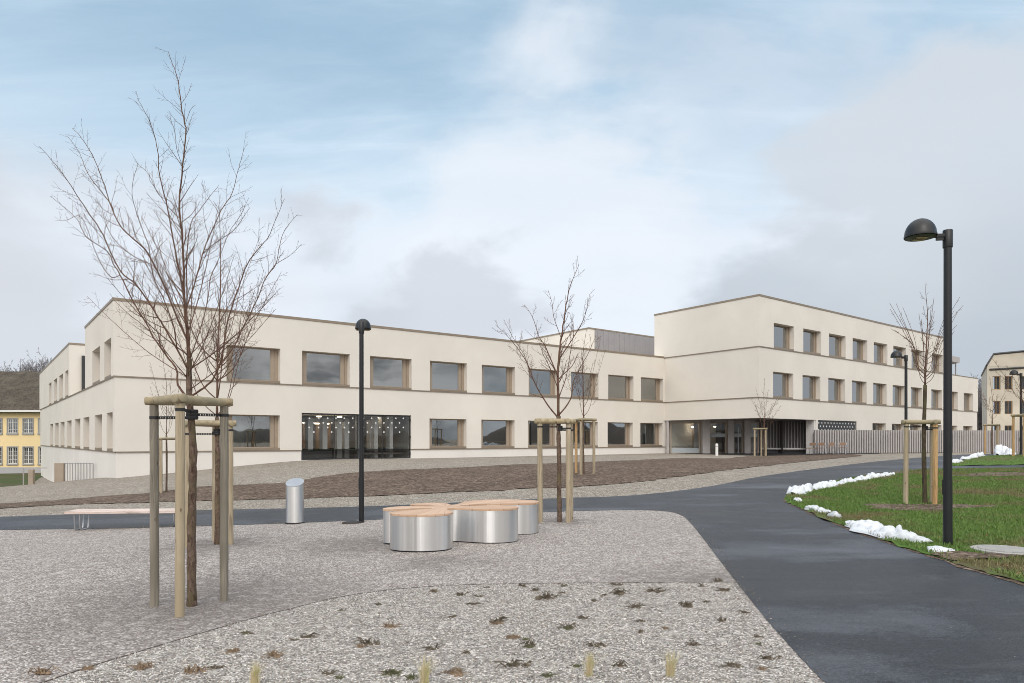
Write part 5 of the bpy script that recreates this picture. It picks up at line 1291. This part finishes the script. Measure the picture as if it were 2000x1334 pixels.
def bollard():
    p = PX(1400, 49.5, 0); z = GZ(p[0], p[1]); e = empty('bollard', (p[0], p[1], z), 'short white bollard in front of the main entrance', 'bollard')
    m = MB(); m.lathe([(.10, -.02), (.10, .80), (.085, .86), (.03, .89)], (0, 0, 0), 20); o = m.obj('post', 'white_paint', e, smooth=True); o.location = (0, 0, 0)
    m = MB(); m.lathe([(.104, .66), (.104, .72)], (0, 0, 0), 20, False, False); o = m.obj('ring', 'galvanised', e, smooth=True); o.location = (0, 0, 0)
bollard()
def chairs():
    def make():
        e = empty('garden_chair', (0, 0, 0))
        def T(m, *a): m.tube(*a)
        for sx in (-.2, .2):
            m = MB(); m.tube([(sx, -.2, 0), (sx, -.17, .43)], .018, 6); o = m.obj('leg', 'galvanised', e, smooth=True); o.location = (0, 0, 0)
            m = MB(); m.tube([(sx, .26, 0), (sx, .2, .43), (sx, .27, .84)], .018, 6); o = m.obj('leg', 'galvanised', e, smooth=True); o.location = (0, 0, 0)
        m = MB(); m.box(-.21, .21, -.21, .21, .42, .47); o = m.obj('seat', 'chair_wood', e); o.location = (0, 0, 0)
        m = MB(); m.frame_box((-.21, .225, .62), (.42, 0, 0), (0, .025, 0), (0, .045, .22)); o = m.obj('backrest', 'chair_wood', e); o.location = (0, 0, 0)
        m = MB(); m.tube([(-.2, -.2, .6), (-.2, -.21, .66), (-.2, .24, .67)], .012, 6); m.tube([(.2, -.2, .43), (.2, -.21, .66), (.2, .24, .67)], .012, 6); o = m.obj('armrest', 'galvanised', e, smooth=True); o.location = (0, 0, 0)
        return e
    first = make(); labs = ['wooden seated metal chair nearest the entrance, leftmost of four by the slat fence', 'metal chair with wooden seat, second from the left by the slat fence', 'metal chair with wooden seat, third from the left by the slat fence', 'metal chair with wooden seat, rightmost of four by the slat fence']
    for k, px in enumerate((1584, 1602, 1623, 1645)):
        o = first if k == 0 else copy_tree(first); D = 52.9 + .12 * k; x = (px - CX) / F * D; o.location = (x, D, GZ(x, D) + .03); o.rotation_euler = (0, 0, R(-48 + 5 * k)); o.scale = (1.3, 1.2, 1.05)
        tag(o, labs[k], 'chair', 'chairs by the slat fence')
chairs()
# ------------------------------------------------------------------ snow
def snow(pxs, width, height, label, seed, lift=.03):
    """lumpy ridge of shovelled snow along a line of photo pixels"""
    rr = random.Random(seed); P = [Vector(hit(*p)) for p in smooth_px(pxs, 4)]
    tot = sum((b - a).length for a, b in zip(P, P[1:])); n = max(10, int(tot / .05)); pts = []
    cum = [0]
    for a, b in zip(P, P[1:]): cum.append(cum[-1] + (b - a).length)
    for i in range(n + 1):
        s = tot * i / n; k = max(j for j in range(len(cum)) if cum[j] <= s + 1e-9); k = min(k, len(P) - 2); f = (s - cum[k]) / max(1e-6, cum[k + 1] - cum[k]); pts.append(P[k].lerp(P[k + 1], f))
    m = MB(); M = 22; n = max(14, int(tot / .03)); pts = []
    for i in range(n + 1):
        s = tot * i / n; k = max(j for j in range(len(cum)) if cum[j] <= s + 1e-9); k = min(k, len(P) - 2); f = (s - cum[k]) / max(1e-6, cum[k + 1] - cum[k]); pts.append(P[k].lerp(P[k + 1], f))
    sc = max(1.0, P[0].y / 16)
    lumps = [(rr.uniform(0, tot), rr.gauss(0, .33) * width, rr.uniform(.05, .15) * sc * (.6 + width), rr.uniform(.3, 1.0)) for _ in range(int(tot * 16 / sc) + 8)]
    for i, p in enumerate(pts):
        t = (pts[min(i + 1, n)] - pts[max(i - 1, 0)]); t.z = 0; t.normalize(); w = Vector((-t.y, t.x, 0)); s = tot * i / n
        e_ = min(s, tot - s) / (width * 1.1); endf = math.sin(min(1, e_) * math.pi / 2)
        wid = width * (.70 + .22 * math.sin(s * 3.1 / sc + seed) + .12 * math.sin(s * 8.3 / sc + 1)) * (.25 + .75 * endf)
        mod = .55 + .45 * math.sin(s * 2.3 / sc + seed * 2) * math.sin(s * 5.1 / sc)
        for j in range(M + 1):
            v = -1 + 2 * j / M; o = v * wid; hgt = height * .75 * .42 * mod * (1 - v * v)
            for ls, lo, lr, lh in lumps:
                d2 = ((s - ls) ** 2 + (o - lo) ** 2) / (lr * lr)
                if d2 < 1: hgt = max(hgt, height * .85 * (.25 + .75 * lh) * (1 - d2) ** .5 * (1 - v ** 6) * (.45 + .55 * mod))
            hgt = hgt * (.3 + .7 * endf) + rr.uniform(-.008, .008)
            if j in (0, M): hgt = -.03
            q = p + w * (o + rr.uniform(-.008, .008)) + t * rr.uniform(-.006, .006)
            m.v.append((q.x, q.y, hgt + lift + (.03 if p.y < 20 else 0)))
    zz_ = gz(np.array([a[0] for a in m.v]), np.array([a[1] for a in m.v])); m.v = [(a[0], a[1], a[2] + float(b)) for a, b in zip(m.v, zz_)]
    for i in range(n):
        for j in range(M): a = i * (M + 1) + j; m.f.append((a, a + M + 1, a + M + 2, a + 1))
    o = m.obj('snow_pile', 'snow', smooth='all'); tag(o, label, 'snow pile', 'shovelled snow along the path'); return o
snow([(1549, 969), (1575, 962), (1605, 955), (1650, 946), (1700, 937), (1743, 929)], .26, .27, 'long white ridge of lumpy snow along the top edge of the lawn', 1)
snow([(1552, 983), (1563, 982)], .14, .16, 'tiny snow lump at the tip of the lawn', 2)
snow([(1578, 996), (1598, 1002), (1620, 1007)], .20, .12, 'flat elongated snow patch near the lawn tip', 3)
snow([(1618, 1012), (1643, 1017)], .15, .14, 'small peaked snow heap between the flat patch and the big bank', 4)
snow([(1655, 1028), (1690, 1036), (1730, 1049), (1775, 1060), (1818, 1067)], .36, .22, 'biggest nearby snow bank at the path edge left of the tall lamp', 5)
snow([(1814, 1077), (1840, 1082), (1862, 1083)], .20, .08, 'thin melting snow patch at the foot of the tall lamp', 6)
snow([(1860, 906), (1878, 902)], .18, .2, 'low snow strip right behind the tall lamp beside the far path', 7)
snow([(1882, 899.5), (1896, 896.5)], .2, .25, 'middle one of three small snow heaps along the far path', 8)
snow([(1900, 896), (1916, 892)], .22, .32, 'small bright snow heap beyond two lower ones on the far path', 9)
snow([(1948, 890), (1960, 889.5), (1972, 890)], .40, .72, 'pointed snow heap before the fence at the far right', 10)

# ------------------------------------------------------------------ plants in the gravel bed
def clump(px, py, size, seed, mat, n=26, flat=.5):
    rr = random.Random(seed); h = hit(px, py); m = MB()
    for k in range(n):
        a = rr.uniform(0, 6.283); L = size * rr.uniform(.3, 1.0); ex_ = rr.uniform(.6, 1.7)
        dx, dy = math.cos(a) * L * ex_, math.sin(a) * L * .7; b = (rr.gauss(0, size * .3), rr.gauss(0, size * .2)); z = rr.uniform(.2, 1) * size * flat
        m.tube([(b[0], b[1], 0), (b[0] + dx * .5, b[1] + dy * .5, z), (b[0] + dx, b[1] + dy, z * rr.uniform(0, .8))], [.004, .004, .0015], 3)
        if k % 2 == 0:
            c = (b[0] + dx * .6, b[1] + dy * .6, z * .7); s = size * rr.uniform(.08, .2)
            m.quad((c[0] - s, c[1], c[2]), (c[0], c[1] - s * .7, c[2] + rr.uniform(0, s)), (c[0] + s, c[1], c[2]), (c[0], c[1] + s * .7, c[2] - s * .3))
    core = [(rr.gauss(0, size * .35), rr.gauss(0, size * .22)) for _ in range(7)]
    for cx_, cy_ in core:
        r_ = size * rr.uniform(.12, .25); m.lathe([(r_, 0), (r_ * .8, r_ * .4), (r_ * .3, r_ * .7)], (cx_, cy_, -.003), 7, False, True)
    o = m.obj('dried_plant', mat); o.location = (h[0], h[1], h[2] + .014)
    PLANTS.append((o, px, py, size, mat)); return o
PLANTS = []
dark = [(847, 1159, .10), (900, 1165, .14), (937, 1168, .08), (1020, 1148, .14), (950, 1150, .05), (1100, 1148, .08), (1045, 1156, .11), (1067, 1172, .18), (1095, 1161, .05), (1160, 1178, .08), (1204, 1146, .10), (1210, 1163, .20), (1283, 1158, .15), (925, 1183, .12), (880, 1209, .09), (970, 1217, .12), (722, 1262, .15), (910, 1280, .07), (845, 1272, .10), (1108, 1230, .14), (1034, 1266, .11), (1140, 1212, .10), (1242, 1190, .12), (1252, 1218, .09), (1180, 1166, .08), (1165, 1265, .12), (1010, 1305, .17), (1210, 1305, .13), (1342, 1188, .14), (1345, 1184, .09), (1370, 1148, .09), (1402, 1138, .10), (1412, 1156, .14), (1410, 1216, .12), (1455, 1200, .12), (1355, 1264, .12), (1250, 1240, .06), (600, 1248, .10), (575, 1254, .07), (480, 1242, .10), (740, 1184, .06), (1482, 1248, .09), (1500, 1290, .11), (1425, 1305, .11), (668, 1196, .08), (420, 1310, .09), (640, 1322, .07), (765, 1320, .12), (1380, 1180, .06)]
for k, (a, b, s) in enumerate(dark): clump(a, b, s * .62 * random.uniform(.7, 1.25), 100 + k, 'dead_plant', int(7 + s * 60), random.uniform(.25, .75))
for k, (a, b, s) in enumerate([(848, 1158, .07), (970, 1222, .08), (762, 1228, .12), (375, 1318, .15), (538, 1286, .13), (455, 1278, .10), (280, 1308, .12), (275, 1312, .08), (890, 1322, .14), (1300, 1232, .05), (705, 1268, .07), (1000, 1250, .10), (1490, 1312, .06), (80, 1320, .14), (170, 1312, .08)]): clump(a, b, s * .62, 300 + k, 'dead_plant_brown', 22)
for k, (a, b, s) in enumerate([(765, 1322, .12), (1108, 1233, .07), (1035, 1268, .07), (1027, 1253, .05), (480, 1241, .07), (1125, 1307, .05), (1070, 1326, .08), (1482, 1262, .05), (800, 1330, .1), (660, 1329, .06)]): clump(a, b, s * .6, 400 + k, 'moss_green', 14)
ORD = ['first', 'second', 'third', 'fourth', 'fifth', 'sixth', 'seventh', 'eighth', 'ninth', 'tenth', 'eleventh', 'twelfth', 'thirteenth', 'fourteenth', 'fifteenth', 'sixteenth', 'seventeenth', 'eighteenth', 'nineteenth', 'twentieth', 'twenty-first', 'twenty-second', 'twenty-third', 'twenty-fourth']
BANDS = [(0, 1175, 'in the row just inside the metal edging'), (1175, 1226, 'in the upper middle of the gravel bed'), (1226, 1275, 'in the lower middle of the gravel bed'), (1275, 1400, 'in the row nearest the camera')]
for lo_, hi_, where in BANDS:
    for mt, word in (('dead_plant', 'dark withered plant'), ('dead_plant_brown', 'light brown withered plant'), ('moss_green', 'low greenish plant cushion')):
        row = sorted([p for p in PLANTS if p[4] == mt and lo_ <= p[2] < hi_], key=lambda p: p[1])
        for k_, p in enumerate(row):
            tag(p[0], ('%s from the left, %s %s' % (word, ORD[k_], where)), 'plant', 'withered plants in the gravel bed')
def tuft(px, py, h, seed, label, spread=1.0):
    rr = random.Random(seed); g = hit(px, py); m = MB(); m2 = MB(); e = empty('grass_tuft', (g[0], g[1], g[2] + .01), label, 'grass tuft', 'pale grass tufts along the near edge')
    for k in range(110):
        a = rr.uniform(0, 6.283); L = h * rr.uniform(.45, 1.05); o = abs(rr.gauss(0, .22)) * L * spread; b = (rr.gauss(0, .012), rr.gauss(0, .012))
        lean = .06 * h
        pts = [(b[0], b[1], 0), (b[0] + math.cos(a) * o * .35 + lean * .3, b[1] + math.sin(a) * o * .35, L * .5), (b[0] + math.cos(a) * o + lean, b[1] + math.sin(a) * o, L)]
        (m if k % 3 else m2).tube(pts, [.0014, .0012, .0004], 3, cap=False)
    o = m.obj('blades', 'straw', e); o.location = (0, 0, 0); o = m2.obj('blades', 'straw_pale', e); o.location = (0, 0, 0)
tuft(497, 1345, .17, 1, 'pale grass tuft farthest left along the near edge of the gravel bed')
tuft(828, 1340, .19, 2, 'widest pale grass tuft, left of centre at the near edge', 1.2)
tuft(1150, 1325, .17, 3, 'pale leaning grass tuft right of centre at the near edge')
tuft(1308, 1325, .175, 4, 'greenish pale grass tuft farthest right at the near edge', 1.1)
crumb_poly = [(p[0] - .05, p[1] - .03) for p in nw] + [(p[0] + .16, p[1] + .14) for p in nw[::-1]]
mk_gravel('stone_mix', 45, (.11, .098, .088), (.43, .405, .38), (.80, .77, .73), (.55, .42, .32), .0, .2)
scatter('loose_stones', bed_poly, 70000, 'stone_mix', small_stones, (), 1.0, 'loose light pebbles strewn over the near gravel bed', 'gravel', 7.6)
scatter('loose_stones', crumb_poly, 800, 'gravel_mid', small_stones, (), 1.0, 'stray pebbles spilled from the gravel along the asphalt edge', 'gravel', 30)
print('objects', len(bpy.data.objects))
